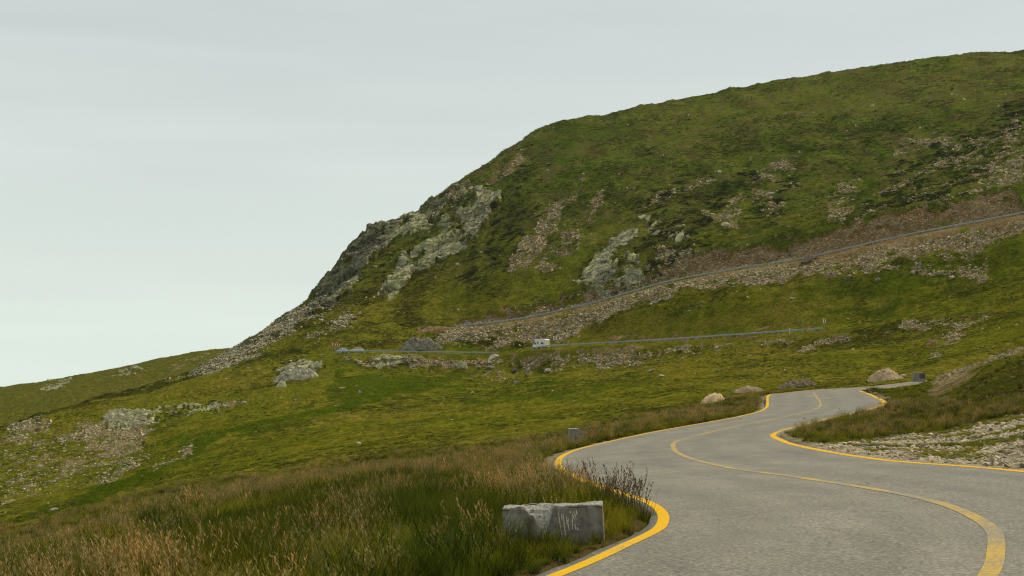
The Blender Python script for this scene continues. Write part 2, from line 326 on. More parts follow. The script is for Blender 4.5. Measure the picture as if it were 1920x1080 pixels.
LUSH = [
 line_poly(1., [(0,985),(120,955),(250,905),(330,868),(420,820),(560,785),(680,740),(800,728)], 22), line_poly(.9, [(270,845),(330,838),(400,812)], 16),
 (.9, [(640,700),(900,705),(880,720),(700,745),(620,740)]), line_poly(.8, [(880,760),(1000,745),(1160,720),(1240,705)], 16), (.8, [(1360,460),(1420,430),(1520,415),(1560,420),(1440,450),(1370,468)]),
 (.8, [(820,640),(900,650),(960,650),(900,660),(820,658)]), (.7, [(1540,520),(1750,490),(1920,455),(1920,500),(1700,560),(1500,560)]), (.8, [(1460,690),(1560,640),(1640,630),(1560,660),(1480,690)]),
 (.8, [(1560,590),(1700,560),(1700,600),(1560,600)]), (.6, [(1040,240),(1200,230),(1240,260),(1120,300),(1000,330),(990,280)]), (.8, [(1600,380),(1680,260),(1700,260),(1620,400),(1580,430)]),
]
DARK = [   # low dark juniper and bilberry on the crags
 (.8, [(1200,480),(1220,420),(1290,380),(1400,340),(1420,350),(1400,380),(1330,400),(1340,440),(1300,470),(1230,500)]), (.7, [(1400,400),(1440,360),(1500,330),(1480,400),(1430,430)]),
 (.6, [(1620,400),(1700,310),(1800,260),(1900,200),(1920,200),(1920,280),(1800,370),(1700,400)]), (.7, [(870,500),(940,400),(1020,400),(970,450),(940,520),(860,560)]), (.6, [(1180,400),(1220,370),(1300,340),(1300,360),(1220,400)]),
 (.6, [(660,560),(720,500),(760,460),(800,440),(780,470),(720,530),(690,565)]), (.7, [(1010,330),(960,390),(940,390),(960,350),(990,310)]),
]
DRY = [ (.8, [(800,600),(1000,560),(1300,600),(1500,560),(1500,600),(1100,640),(840,600)]), (.6, [(1200,640),(1600,640),(1500,700),(1300,730),(1200,720)]), (.5, [(150,745),(420,705),(520,715),(400,740),(180,770)]),
 (.7, [(1040,300),(1300,200),(1600,150),(1920,110),(1920,190),(1600,240),(1300,290)])]
def sample_mask(M, px, row):
    u = np.clip((px-RX0)/2-.5, 0, RW-2.001); v = np.clip((row-RY0)/2-.5, 0, RH-2.001); i, j = u.astype(int), v.astype(int); fu, fv = u-i, v-j
    return (M[j, i]*(1-fu)+M[j, i+1]*fu)*(1-fv)+(M[j+1, i]*(1-fu)+M[j+1, i+1]*fu)*fv
PX, ROW = project(P)
far = (Y > 22)
j1 = fbm(P*[1, .45, 1], 5, 3, off=3); j2 = fbm(P*[1, .45, 1], 5, 3, off=31)
pj, rj = PX+j1*7*np.clip(Y/300, .15, 1)*1.3, ROW+j2*5*np.clip(Y/300, .15, 1)*1.3
masks = {}
NOSE_SHADE = [(1., [(570,600),(590,535),(650,465),(700,420),(750,412),(735,445),(700,478),(672,515),(640,545),(600,590)]), (.8, [(780,400),(850,350),(880,350),(800,415)])]  # shade of the left-facing cliff nose, painted into the rock colour
for n_, pl in (('nose_shade', NOSE_SHADE), ('rock', ROCK), ('scree', SCREE), ('dirt', DIRT), ('lush', LUSH), ('dark', DARK), ('dry', DRY)):
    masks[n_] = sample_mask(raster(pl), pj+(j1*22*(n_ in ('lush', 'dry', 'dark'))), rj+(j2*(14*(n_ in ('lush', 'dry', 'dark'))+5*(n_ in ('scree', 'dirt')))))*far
n_hi = fbm(P*[1, .6, 1], 2.2, 3, off=9)*.5; n_md = fbm(P*[1, .6, 1], 7, 3, off=19)*.5
rock = np.clip((masks['rock']+n_md*1.1+n_hi*.6-.60)*4, 0, 1)*(masks['rock'] > .08)
scree = np.clip((masks['scree']+n_hi*.8+n_md*.95-.40)*2.4, 0, 1)*(masks['scree'] > .06)
dirt = np.clip((masks['dirt']+n_hi*.6+n_md*.8-.46)*4, 0, 1)*(masks['dirt'] > .06)
# distant hill has a few pale outcrops
vis_near = TT < 5.2

# ---- relief
bench = np.zeros(len(P))
for lo, hi, a0, a1 in ((9.6, 11.4, 590, 1580), (12.8, 14.3, 820, 3000)):
    bench = np.maximum(bench, sstep(lo-.3, lo, TT)*(1-sstep(hi, hi+.4, TT))*sstep(a0-40, a0, PX)*(1-sstep(a1, a1+40, PX)))
farw = sstep(40, 120, Y)*(1-bench)
big = fbm(P*[1, .8, 1], 42, 3, off=40)
dz = farw*(big*.9+fbm(P, 9, 3, off=50)*.50+fbm(P, 2.6, 2, off=60)*.24+ridge(P*[.28, 1, 1.6], 3.4, 2, off=66)*.13)*np.clip(.25+Y/400, .3, 1.2)
dz += sstep(480, 520, TT)*0
hill = sstep(14.8, 16, TT)*(1-sstep(18.4, 18.8, TT))*sstep(560, 900, PX)
gul = ridge(P*[1, .25, .3], 24, 3, off=70); dz += hill*gul*1.1          # shallow runnels down the hill
Pn = np.array([0, -.62, .78])
m = np.where((rock > .02) & (Y > 100))[0]
Q = P[m].copy(); th = R(38)        # strata dip to the left
U = Q[:, 0]*math.cos(th)+Q[:, 2]*math.sin(th); W = -Q[:, 0]*math.sin(th)+Q[:, 2]*math.cos(th)
Q2 = np.stack([U*.42, Q[:, 1]*.5, W*1.3], 1)+np.stack([fbm(Q, 6, 2, off=80), fbm(Q, 6, 2, off=90), fbm(Q, 6, 2, off=95)], 1)*1.0
c1 = cell(Q2, 8.5); c2 = cell(Q2, 2.9, 5); c3 = cell(Q2, 1.1, 9)
h = (c1[2]-.35)*2.6+c1[3]*2.2+np.clip(c1[1], 0, .16)*8-.9+(c2[2]-.5)*.8+c2[3]*1.0+np.clip(c2[1], 0, .16)*3+(c3[2]-.5)*.5+c3[3]*.35
amp = np.where(Y[m] > 470, 1.0, .55)
disp = np.zeros(len(P)); disp[m] = h*amp*sstep(0, .7, rock[m])
crev = np.zeros(len(P)); crev[m] = np.clip(c1[1]*3, 0, 1)
m = np.where((scree > .05) & (Y > 20))[0]
sc_ = np.clip(Y[m]/400, .06, 1.1)
q3 = P[m]/sc_[:, None]; k1 = cell(q3*[1, .6, 1], .9, 9)
disp[m] += (np.clip(k1[1], 0, .35)*1.3+(k1[2]-.5)*.5)*scree[m]*sc_*.38*(1-bench[m])
m2 = dirt > .02; dz[m2] += (n_hi[m2]*.45*dirt[m2]-(.95*sstep(.1, .6, dirt[m2])+.35*np.clip(fbm(P[m2], 4, 2, off=28), 0, 1))*(TT[m2] > 7)*np.clip(Y[m2]/400, .2, 1))*(1-bench[m2])
# overhanging sod above the road cuttings
P2 = P+Pn*disp[:, None]; P2[:, 2] += dz
# keep the road free
nm = np.where((Y < 185) & (TT < 8))[0]
wd, zr = road_coords(P2[nm, 0], P2[nm, 1]); aw = np.abs(wd)
side = np.where(wd > 0, 1, -1)
k = sstep(3.6, 9.5, aw)
micro = fbm(P2[nm], .9, 3, off=5)*.05+fbm(P2[nm], 3.1, 2, off=6)*.07
verge = zr+np.where(wd > 0, -.03-.10*np.clip(aw-3.4, 0, 6), .02*np.clip(aw-3.4, 0, 4))+micro*sstep(3.4, 4.0, aw)
zz = np.where(aw < 3.30, zr-.07-.25*sstep(50, 80, Y[nm])*(1-sstep(2.4, 3.0, aw)), verge*(1-k)+(P2[nm, 2]+micro)*k)
zz = np.where((aw >= 3.30) & (aw < 3.38), zr-.07+(verge-zr+.07)*(aw-3.30)/.08, zz)
P2[nm, 2] = zz
roadw = np.full(len(P), 99.); roadw[nm] = wd
P = P2
G = np.arange(nT*nA).reshape(nT, nA)
quads = np.stack([G[:-1, :-1], G[:-1, 1:], G[1:, 1:], G[1:, :-1]], -1).reshape(-1, 4)
PX, ROW = project(P)
# what can be seen from the viewpoint: running top line of each column
rr = ROW.reshape(nT, nA); top = np.minimum.accumulate(rr, 0); visible = (rr <= top+.7).ravel() & (PX > -40) & (PX < 1960) & (ROW < 1130) & (ROW > 60)
def at(px, row, t0=2.5, t1=24):
    c_ = np.where(visible & (TT > t0) & (TT < t1))[0]
    i = c_[((PX[c_]-px)**2+(ROW[c_]-row)**2).argmin()]; return Vector(P[i])
near = (TT < 5.0).astype(float)*sstep(3.15, 3.35, np.abs(roadw))

# ------------------------------------------------------------------ materials
def mat(name, rough=.8, spec=.3):
    m_ = bpy.data.materials.new(name); m_.use_nodes = True; nt = m_.node_tree; b = nt.nodes['Principled BSDF']
    b.inputs['Roughness'].default_value = rough; b.inputs['Specular IOR Level'].default_value = spec; return m_, nt, b
def ramp(nt, fac, stops):
    r_ = nt.nodes.new('ShaderNodeValToRGB'); e = r_.color_ramp.elements
    while len(e) < len(stops): e.new(.5)
    for i, (p_, c_) in enumerate(stops): e[i].position = p_; e[i].color = (*c_, 1) if len(c_) == 3 else c_
    if fac is not None: nt.links.new(fac, r_.inputs[0])
    return r_.outputs[0]
def mixc(nt, fac, a, b, mode='MIX'):
    n = N(nt, 'ShaderNodeMix', _data_type='RGBA', _blend_type=mode)
    for s, v in (('Factor', fac), ('A', a), ('B', b)):
        if isinstance(v, (int, float)): n.inputs[s].default_value = v
        elif isinstance(v, tuple): n.inputs[s].default_value = (*v, 1)
        else: nt.links.new(v, n.inputs[s])
    return n.outputs['Result']
def noise(nt, vec, scale, detail=4, rough=.55, dist=0.):
    n = N(nt, 'ShaderNodeTexNoise', Scale=scale, Detail=detail, Roughness=rough, Distortion=dist)
    if vec is not None: nt.links.new(vec, n.inputs['Vector'])
    return n.outputs['Fac']
def math_(nt, op, a, b=None, clamp=False):
    n = N(nt, 'ShaderNodeMath', _operation=op); n.use_clamp = clamp
    for i, v in enumerate((a, b)):
        if v is None: continue
        if isinstance(v, (int, float)): n.inputs[i].default_value = v
        else: nt.links.new(v, n.inputs[i])
    return n.outputs[0]
def attr(nt, name):
    n = nt.nodes.new('ShaderNodeAttribute'); n.attribute_name = name; return n.outputs['Fac']
def pos(nt, scale=(1, 1, 1)):
    g = nt.nodes.new('ShaderNodeNewGeometry'); m_ = nt.nodes.new('ShaderNodeMapping'); m_.inputs['Scale'].default_value = scale
    nt.links.new(g.outputs['Position'], m_.inputs[0]); return m_.outputs[0]
def bump(nt, b, h, strength=.5, dist=.1):
    n = N(nt, 'ShaderNodeBump', Strength=strength, Distance=dist); nt.links.new(h, n.inputs['Height']); nt.links.new(n.outputs[0], b.inputs['Normal'])
def grass_colour(nt):
    p = pos(nt, (1, .5, 1.6))
    a = ramp(nt, noise(nt, p, .035, 5, .6, .4), [(.27, (.088, .102, .008)), (.5, (.110, .108, .0095)), (.74, (.136, .116, .017))])
    f = ramp(nt, noise(nt, p, .35, 5, .65, .3), [(.34, (.60, .66, .55)), (.5, (.97, .97, .97)), (.68, (1.35, 1.25, 1.3))])
    return mixc(nt, 1., a, f, 'MULTIPLY')

M_ter, nt, b = mat('hillside', .95, .0)
p = pos(nt); ps = pos(nt, (1, .45, 1.5))
g = grass_colour(nt)
g = mixc(nt, math_(nt, 'MULTIPLY', attr(nt, 'lush'), .9), g, (.042, .064, .003))
g = mixc(nt, math_(nt, 'MULTIPLY', attr(nt, 'dry'), .5), g, (.150, .118, .016))
dk = math_(nt, 'MULTIPLY', attr(nt, 'dark'), ramp(nt, noise(nt, ps, .5, 5, .7), [(.42, (0, 0, 0)), (.56, (1, 1, 1))]))
g = mixc(nt, math_(nt, 'MULTIPLY', dk, .7), g, (.030, .032, .008))
fine = ramp(nt, noise(nt, ps, 1.5, 5, .8), [(.35, (.42, .45, .42)), (.5, (1, 1, 1)), (.65, (1.65, 1.5, 1.4))])
g = mixc(nt, .85, g, fine, 'MULTIPLY')
# far hillside carries bilberry heath: duller and greyer
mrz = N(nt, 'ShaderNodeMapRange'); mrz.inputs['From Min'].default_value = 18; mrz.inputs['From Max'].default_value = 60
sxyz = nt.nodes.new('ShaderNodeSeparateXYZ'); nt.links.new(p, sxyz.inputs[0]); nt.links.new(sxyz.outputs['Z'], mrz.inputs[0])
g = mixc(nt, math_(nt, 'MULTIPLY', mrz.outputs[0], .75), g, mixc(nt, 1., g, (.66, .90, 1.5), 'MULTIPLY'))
bn = noise(nt, ps, .12, 5, .65)
g = mixc(nt, math_(nt, 'MULTIPLY', mrz.outputs[0], ramp(nt, bn, [(.46, (0, 0, 0)), (.62, (.75, .75, .75))])), g, (.098, .078, .026))
# scattered stones too small to model on the meadow
vo = N(nt, 'ShaderNodeTexVoronoi', Scale=.55); nt.links.new(ps, vo.inputs['Vector'])
vo2 = N(nt, 'ShaderNodeTexVoronoi', Scale=2.4); nt.links.new(p, vo2.inputs['Vector'])
rockc = ramp(nt, noise(nt, p, .45, 9, .78, .4), [(.30, (.04, .038, .026)), (.41, (.16, .152, .10)), (.55, (.32, .305, .195)), (.72, (.50, .47, .31))])
lich = ramp(nt, noise(nt, p, .11, 4, .6, .3), [(.45, (0, 0, 0)), (.6, (1, 1, 1))])
rockc = mixc(nt, math_(nt, 'MULTIPLY', lich, .55), rockc, mixc(nt, 1., rockc, (1.05, 1.12, .68), 'MULTIPLY'))
pw = N(nt, 'ShaderNodeVectorMath', _operation='MULTIPLY_ADD'); nzw = N(nt, 'ShaderNodeTexNoise', Scale=.3, Detail=4.0); nt.links.new(p, nzw.inputs['Vector']); nt.links.new(nzw.outputs['Color'], pw.inputs[0]); pw.inputs[1].default_value = (3.5, 3.5, 3.5)
mrot = nt.nodes.new('ShaderNodeMapping'); mrot.inputs['Rotation'].default_value = (0, R(38), 0); mrot.inputs['Scale'].default_value = (.45, .4, 1.25); nt.links.new(p, mrot.inputs[0]); nt.links.new(mrot.outputs[0], pw.inputs[2])
for sc_v, wd_, st_ in ((.22, .05, .8), (.62, .06, .65)):
    vcr = N(nt, 'ShaderNodeTexVoronoi', Scale=sc_v, _feature='DISTANCE_TO_EDGE'); nt.links.new(pw.outputs[0], vcr.inputs['Vector'])
    rockc = mixc(nt, math_(nt, 'MULTIPLY', ramp(nt, vcr.outputs['Distance'], [(0, (1, 1, 1)), (wd_, (0, 0, 0))]), st_), rockc, (.045, .045, .022))
vcc = N(nt, 'ShaderNodeTexVoronoi', Scale=.62); nt.links.new(pw.outputs[0], vcc.inputs['Vector'])
rockc = mixc(nt, .8, rockc, ramp(nt, vcc.outputs['Color'], [(.1, (.55, .56, .60)), (.5, (1.05, 1.03, .95)), (.9, (1.5, 1.45, 1.2))]), 'MULTIPLY')
rockc = mixc(nt, math_(nt, 'MULTIPLY', attr(nt, 'nose_shade'), .8), rockc, mixc(nt, 1., rockc, (.36, .38, .40), 'MULTIPLY'))  # rock colour darkened to paint the cliff's shaded left side
screec = mixc(nt, .75, ramp(nt, noise(nt, p, .6, 6, .7), [(.3, (.110, .075, .034)), (.5, (.22, .160, .080)), (.7, (.37, .285, .16))]), ramp(nt, vo2.outputs['Color'], [(.0, (.5, .5, .5)), (.5, (.95, .95, .95)), (1, (1.6, 1.55, 1.45))]), 'MULTIPLY')
dirtc = ramp(nt, noise(nt, p, .7, 6, .7), [(.3, (.060, .031, .009)), (.5, (.130, .072, .024)), (.72, (.26, .17, .075))])
edge = math_(nt, 'MULTIPLY', math_(nt, 'SUBTRACT', noise(nt, p, 1.1, 5, .75), .5), 2.6)
def thr(a, k=3.): return math_(nt, 'MULTIPLY', math_(nt, 'SUBTRACT', math_(nt, 'ADD', a, edge), .42), k, True)
def gate(a): return math_(nt, 'GREATER_THAN', a, .02)
sgr = ramp(nt, noise(nt, ps, 1.0, 5, .75), [(.36, (0, 0, 0)), (.50, (1, 1, 1))])
c = mixc(nt, math_(nt, 'MULTIPLY', math_(nt, 'MULTIPLY', thr(attr(nt, 'scree'), 1.8), gate(attr(nt, 'scree'))), sgr), g, screec)
dirtc = mixc(nt, ramp(nt, noise(nt, ps, .22, 5, .7), [(.45, (0, 0, 0)), (.62, (.85, .85, .85))]), dirtc, screec)
c = mixc(nt, math_(nt, 'MULTIPLY', thr(attr(nt, 'dirt')), gate(attr(nt, 'dirt'))), c, mixc(nt, math_(nt, 'MULTIPLY', attr(nt, 'scree'), .35), dirtc, screec))
c = mixc(nt, math_(nt, 'MULTIPLY', thr(attr(nt, 'rock'), 5), gate(attr(nt, 'rock'))), c, rockc)
# bare gravelly soil under the tall grass of the verge and the gravel beside the asphalt
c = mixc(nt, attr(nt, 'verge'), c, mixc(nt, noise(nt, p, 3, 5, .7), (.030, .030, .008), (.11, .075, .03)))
c = mixc(nt, attr(nt, 'lot'), c, mixc(nt, .6, ramp(nt, noise(nt, p, 2.2, 8, .75), [(.28, (.22, .17, .10)), (.5, (.36, .29, .19)), (.7, (.50, .43, .30))]), ramp(nt, noise(nt, p, 30, 3, .7), [(.35, (.5, .5, .5)), (.65, (1.4, 1.4, 1.4))]), 'MULTIPLY'))
nt.links.new(c, b.inputs['Base Color'])
bh = math_(nt, 'ADD', noise(nt, ps, 1.2, 6, .75), math_(nt, 'MULTIPLY', vo2.outputs['Distance'], attr(nt, 'scree')))
bump(nt, b, bh, .9, .35)

lot_m = raster([(1., SCREE[-1][1])]); lot = sample_mask(lot_m, PX, ROW)*(TT < 4.6)*(Y > 20)*(PX > 1470)
grn = fbm(P*[1, 1, 1], 1.9, 3, off=77); grn2 = fbm(P*[.35, 1, 1], 1.5, 3, off=71)
lot = np.clip((lot-.5+grn*.28)*5, 0, 1)*(np.abs(roadw) > 3.2)*(roadw < 0)
lot0 = lot.copy(); lot = np.maximum(lot, (1-sstep(3.1+.4*(Y > 22), 3.26+.6*(Y > 22), np.abs(roadw)+grn*.2))*(Y < 180)*.5)
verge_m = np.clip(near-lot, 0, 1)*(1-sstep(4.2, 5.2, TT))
nbare = np.clip((np.maximum(masks['scree'], masks['dirt'])-.3)*4, 0, 1)*(TT >= 4.3)*(ROW < 752)
scree_t = np.where(TT < 4.6, np.maximum(0, scree-near), scree)
ter = mesh_np('ground', P, quads, M_ter, smooth=True, attrs=dict(rock=rock, scree=scree_t, dirt=dirt, lush=masks['lush'], dark=np.maximum(masks['dark'], .8*(TT > 19.2)), nose_shade=masks['nose_shade'], dry=masks['dry'], verge=verge_m, lot=lot))
ter['kind'] = 'structure'

# ------------------------------------------------------------------ the road
M_road, nt, b = mat('asphalt', .85, .25)
p = pos(nt)
agg = noise(nt, p, 26, 4, .85); pat = noise(nt, p, .35, 5, .6, .3)
c = ramp(nt, agg, [(.31, (.075, .067, .049)), (.5, (.195, .177, .132)), (.70, (.40, .365, .28))])
c = mixc(nt, 1., c, ramp(nt, pat, [(.3, (.84, .84, .85)), (.7, (1.12, 1.11, 1.08))]), 'MULTIPLY')
trk = attr(nt, 'track')
c = mixc(nt, math_(nt, 'MULTIPLY', trk, .8), c, mixc(nt, 1., c, (.84, .84, .85), 'MULTIPLY'))
pst = noise(nt, pos(nt, (1, .25, 1)), 1.6, 5, .7, .5)
c = mixc(nt, 1., c, ramp(nt, pst, [(.35, (.87, .87, .87)), (.6, (1.05, 1.05, 1.05))]), 'MULTIPLY')
pj_ = N(nt, 'ShaderNodeVectorMath', _operation='ADD'); nt.links.new(p, pj_.inputs[0]); nz_ = N(nt, 'ShaderNodeTexNoise', Scale=1.3, Detail=5.0); nt.links.new(p, nz_.inputs['Vector']); nt.links.new(nz_.outputs['Color'], pj_.inputs[1])
vc = N(nt, 'ShaderNodeTexVoronoi', Scale=.33, _feature='DISTANCE_TO_EDGE'); nt.links.new(pj_.outputs[0], vc.inputs['Vector'])
crk = math_(nt, 'MULTIPLY', ramp(nt, vc.outputs['Distance'], [(.0, (1, 1, 1)), (.012, (0, 0, 0))]), ramp(nt, noise(nt, p, .25, 3), [(.52, (0, 0, 0)), (.6, (1, 1, 1))]))
c = mixc(nt, math_(nt, 'MULTIPLY', crk, .6), c, (.05, .045, .035))
c = mixc(nt, ramp(nt, noise(nt, p, .8, 6, .75, .6), [(.60, (0, 0, 0)), (.70, (.15, .15, .15))]), c, (.10, .09, .07))
c = mixc(nt, ramp(nt, noise(nt, p, 3.5, 5, .8), [(.62, (0, 0, 0)), (.72, (.35, .35, .35))]), c, (.36, .32, .24))
nt.links.new(c, b.inputs['Base Color']); bump(nt, b, agg, .5, .01)
nl = 41; ws = np.linspace(-3.235, 3.235, nl)
edge_j = fbm(np.column_stack([RS[:, :2], RS[:, 2]]), .8, 3)*.035
rows_ = []
for i, ww in enumerate(ws):
    j = edge_j*(1 if i == nl-1 else (-1 if i == 0 else 0)); rows_.append(np.column_stack([RS[:, :2]+RN*(ww+j[:, None] if np.ndim(j) else ww), RS[:, 2]+ww*RS[:, 3]]))
rd = np.stack(rows_, 1); nr = len(RS)
VV = rd.reshape(-1, 3); n0 = len(VV)
skirtL = rd[:, 0]-[0, 0, .12]; skirtR = rd[:, -1]-[0, 0, .12]
VV = np.vstack([VV, skirtL, skirtR]); g_ = np.arange(n0).reshape(nr, nl)
QQ = np.stack([g_[:-1, :-1], g_[1:, :-1], g_[1:, 1:], g_[:-1, 1:]], -1).reshape(-1, 4)[:, ::-1]
sL = n0+np.arange(nr); sR = n0+nr+np.arange(nr)
QQ = np.vstack([QQ, np.stack([g_[:-1, 0], g_[1:, 0], sL[1:], sL[:-1]], -1), np.stack([g_[1:, -1], g_[:-1, -1], sR[:-1], sR[1:]], -1)])
trv = np.concatenate([np.tile(np.exp(-((np.abs(np.abs(ws)-1.6)-.75)/.3)**2), nr), np.zeros(2*nr)])
road = mesh_np('road', VV, QQ, M_road, smooth=True, attrs=dict(track=trv)); road['kind'] = 'structure'
def paint(name, worn, base):
    m_, nt, b = mat(name, .9, .08); p = pos(nt)
    c_ = mixc(nt, noise(nt, p, 5, 5, .7), base, tuple(v*.82 for v in base))
    al = ramp(nt, math_(nt, 'ADD', noise(nt, p, 28, 4, .8), math_(nt, 'MULTIPLY', math_(nt, 'SUBTRACT', noise(nt, p, .9, 4, .6), .5), -.55)), [(worn-.06, (1, 1, 1)), (worn+.06, (0, 0, 0))])
    c_ = mixc(nt, al, c_, (.26, .23, .17)); nt.links.new(c_, b.inputs['Base Color']); return m_
M_ye = paint('yellow_paint', .385, (.76, .42, .010)); M_yc = paint('worn_yellow_paint', .53, (.60, .38, .045))
def stripe(name, w_, hw, m_, i0=0, i1=None):
    s_ = slice(i0, i1); Lp = []
    if np.ndim(hw) == 0: hw = np.full(len(RS), hw)
    for q in (-1, -.33, .33, 1): Lp.append(np.column_stack([RS[:, :2]+RN*(w_+q*hw)[:, None], RS[:, 2]+(w_+q*hw)*RS[:, 3]+.004]))
    V_ = np.stack(Lp, 1); n_ = len(V_); gg = np.arange(n_*4).reshape(n_, 4)
    Q_ = np.stack([gg[:-1, :-1], gg[:-1, 1:], gg[1:, 1:], gg[1:, :-1]], -1).reshape(-1, 4)[:, ::-1]
    Q_ = np.stack([gg[:-1, :-1], gg[1:, :-1], gg[1:, 1:], gg[:-1, 1:]], -1).reshape(-1, 4)[:, ::-1]
    o = mesh_np(name, V_.reshape(-1, 3), Q_, m_); o['kind'] = 'structure'; return o
stripe('road_edge_line', 3.1, .060+.025*sstep(18, 30, RS[:, 1]), M_ye); stripe('road_edge_line', -3.1, .09, M_ye); stripe('road_centre_line', 0, .073, M_yc)

# ------------------------------------------------------------------ scatter by geometry nodes (only for what nobody could count)
def gn_scatter(name, pts, rot, scl, idx, templates, label, cat):
    col = bpy.data.collections.new(name+'_kinds')
    for i, t in enumerate(templates):
        t.name = f'{name}_kind_{chr(97+i)}'; col.objects.link(t)
    me = bpy.data.meshes.new(name); me.vertices.add(len(pts)); me.vertices.foreach_set('co', np.asarray(pts, np.float32).ravel())
    a = me.attributes.new('rot', 'FLOAT_VECTOR', 'POINT'); a.data.foreach_set('vector', np.asarray(rot, np.float32).ravel())
    a = me.attributes.new('scl', 'FLOAT_VECTOR', 'POINT'); a.data.foreach_set('vector', np.asarray(scl, np.float32).ravel())
    a = me.attributes.new('idx', 'INT', 'POINT'); a.data.foreach_set('value', np.asarray(idx, np.int32))
    o = bpy.data.objects.new(name, me); C.objects.link(o)
    ng = bpy.data.node_groups.new(name, 'GeometryNodeTree')
    ng.interface.new_socket('Geometry', in_out='INPUT', socket_type='NodeSocketGeometry'); ng.interface.new_socket('Geometry', in_out='OUTPUT', socket_type='NodeSocketGeometry')
    gi = ng.nodes.new('NodeGroupInput'); go = ng.nodes.new('NodeGroupOutput'); ip = ng.nodes.new('GeometryNodeInstanceOnPoints'); ci = ng.nodes.new('GeometryNodeCollectionInfo')
    ci.inputs['Collection'].default_value = col; ci.inputs['Separate Children'].default_value = True; ci.inputs['Reset Children'].default_value = True
    def na(n_, t_):
        q = ng.nodes.new('GeometryNodeInputNamedAttribute'); q.data_type = t_; q.inputs['Name'].default_value = n_
        return [s for s in q.outputs if s.enabled and s.name == 'Attribute'][0]
    K_ = ng.links.new; K_(gi.outputs[0], ip.inputs['Points']); K_(ci.outputs[0], ip.inputs['Instance']); ip.inputs['Pick Instance'].default_value = True
    K_(na('idx', 'INT'), ip.inputs['Instance Index']); K_(na('rot', 'FLOAT_VECTOR'), ip.inputs['Rotation']); K_(na('scl', 'FLOAT_VECTOR'), ip.inputs['Scale'])
    K_(ip.outputs[0], go.inputs[0]); md = o.modifiers.new('scatter', 'NODES'); md.node_group = ng
    return tag(o, label, cat, kind='stuff')

def blade_mesh(n, rad, hmin, hmax, wid, lean, curl, seed, heads=0., headlen=.1, nseg=3):
    g_ = np.random.default_rng(seed); V, Q, hh, hd = [], [], [], []
    for i in range(n):
        r_ = rad*math.sqrt(g_.random()); a = g_.random()*6.283; base = np.array([r_*math.cos(a), r_*math.sin(a), -.03])
        H = g_.uniform(hmin, hmax); d = g_.random()*6.283; ld = np.array([math.cos(d), math.sin(d), 0]); lt = g_.uniform(.1, 1)*lean; cu = g_.uniform(.2, 1)*curl
        a2 = g_.random()*3.14; sd_ = np.array([math.cos(a2), math.sin(a2), 0]); is_head = g_.random() < heads
        wv = wid*(.35 if is_head else g_.uniform(.6, 1.2)); pr = None
        for k_ in range(nseg+1):
            t = k_/nseg; c_ = base+np.array([0, 0, H*t])+ld*H*(lt*t+cu*t*t); c_[2] -= H*cu*.35*t*t
            wk = wv*(1-.85*t if not is_head else 1-.3*t); i0 = len(V); V += [c_-sd_*wk/2, c_+sd_*wk/2]; hh += [t, t]; hd += [0, 0]
            if k_: Q.append((i0-2, i0-1, i0+1, i0))
        if is_head:   # loose seed head: short side spikelets around the tip
            tip = c_
            for s_ in range(7):
                t = 1-s_/7*headlen/H*1.0; q = base+np.array([0, 0, H*t])+ld*H*(lt*t+cu*t*t); q[2] -= H*cu*.35*t*t
                a3 = g_.random()*6.283; dv = np.array([math.cos(a3)*.55, math.sin(a3)*.55, .65])*headlen*g_.uniform(.18, .38); pv = np.array([-math.sin(a3), math.cos(a3), 0])*wid*.75
                i0 = len(V); V += [q, q+dv*.6-pv, q+dv*1.3, q+dv*.6+pv]; hh += [1]*4; hd += [1]*4; Q.append((i0, i0+1, i0+2, i0+3))
    return np.array(V), np.array(Q), np.array(hh), np.array(hd)
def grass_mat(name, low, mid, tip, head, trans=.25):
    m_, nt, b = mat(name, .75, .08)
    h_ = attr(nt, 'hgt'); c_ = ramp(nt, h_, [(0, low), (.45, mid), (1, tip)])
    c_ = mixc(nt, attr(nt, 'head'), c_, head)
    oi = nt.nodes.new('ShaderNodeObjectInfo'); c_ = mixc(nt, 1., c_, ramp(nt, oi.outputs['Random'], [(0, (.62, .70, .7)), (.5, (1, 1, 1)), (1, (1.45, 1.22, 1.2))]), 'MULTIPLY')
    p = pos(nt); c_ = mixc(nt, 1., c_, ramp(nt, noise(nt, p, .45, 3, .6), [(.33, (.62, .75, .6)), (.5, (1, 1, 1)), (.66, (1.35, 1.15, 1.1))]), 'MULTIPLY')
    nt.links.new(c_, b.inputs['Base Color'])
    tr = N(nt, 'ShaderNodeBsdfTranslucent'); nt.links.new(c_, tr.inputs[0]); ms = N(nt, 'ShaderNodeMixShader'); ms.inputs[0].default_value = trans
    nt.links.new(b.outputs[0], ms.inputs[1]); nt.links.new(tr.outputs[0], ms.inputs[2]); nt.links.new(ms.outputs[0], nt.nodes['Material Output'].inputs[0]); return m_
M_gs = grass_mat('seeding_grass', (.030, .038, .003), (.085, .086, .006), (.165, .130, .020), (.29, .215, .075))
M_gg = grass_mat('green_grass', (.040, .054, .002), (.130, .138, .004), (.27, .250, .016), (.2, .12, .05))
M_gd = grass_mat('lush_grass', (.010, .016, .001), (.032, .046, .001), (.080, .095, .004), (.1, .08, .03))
def tmpl(kinds, mat_, **kw):
    out_ = []
    for i in range(kinds):
        V, Q, hh, hd = blade_mesh(seed=100+i+kw['n'], **kw); out_.append(mesh_np('blades', V, Q, mat_, attrs=dict(hgt=hh, head=hd), link=False))
    return out_
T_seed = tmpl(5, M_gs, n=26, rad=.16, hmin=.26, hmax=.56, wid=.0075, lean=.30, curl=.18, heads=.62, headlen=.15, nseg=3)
T_green = tmpl(4, M_gg, n=42, rad=.16, hmin=.14, hmax=.36, wid=.010, lean=.4, curl=.4, nseg=3)
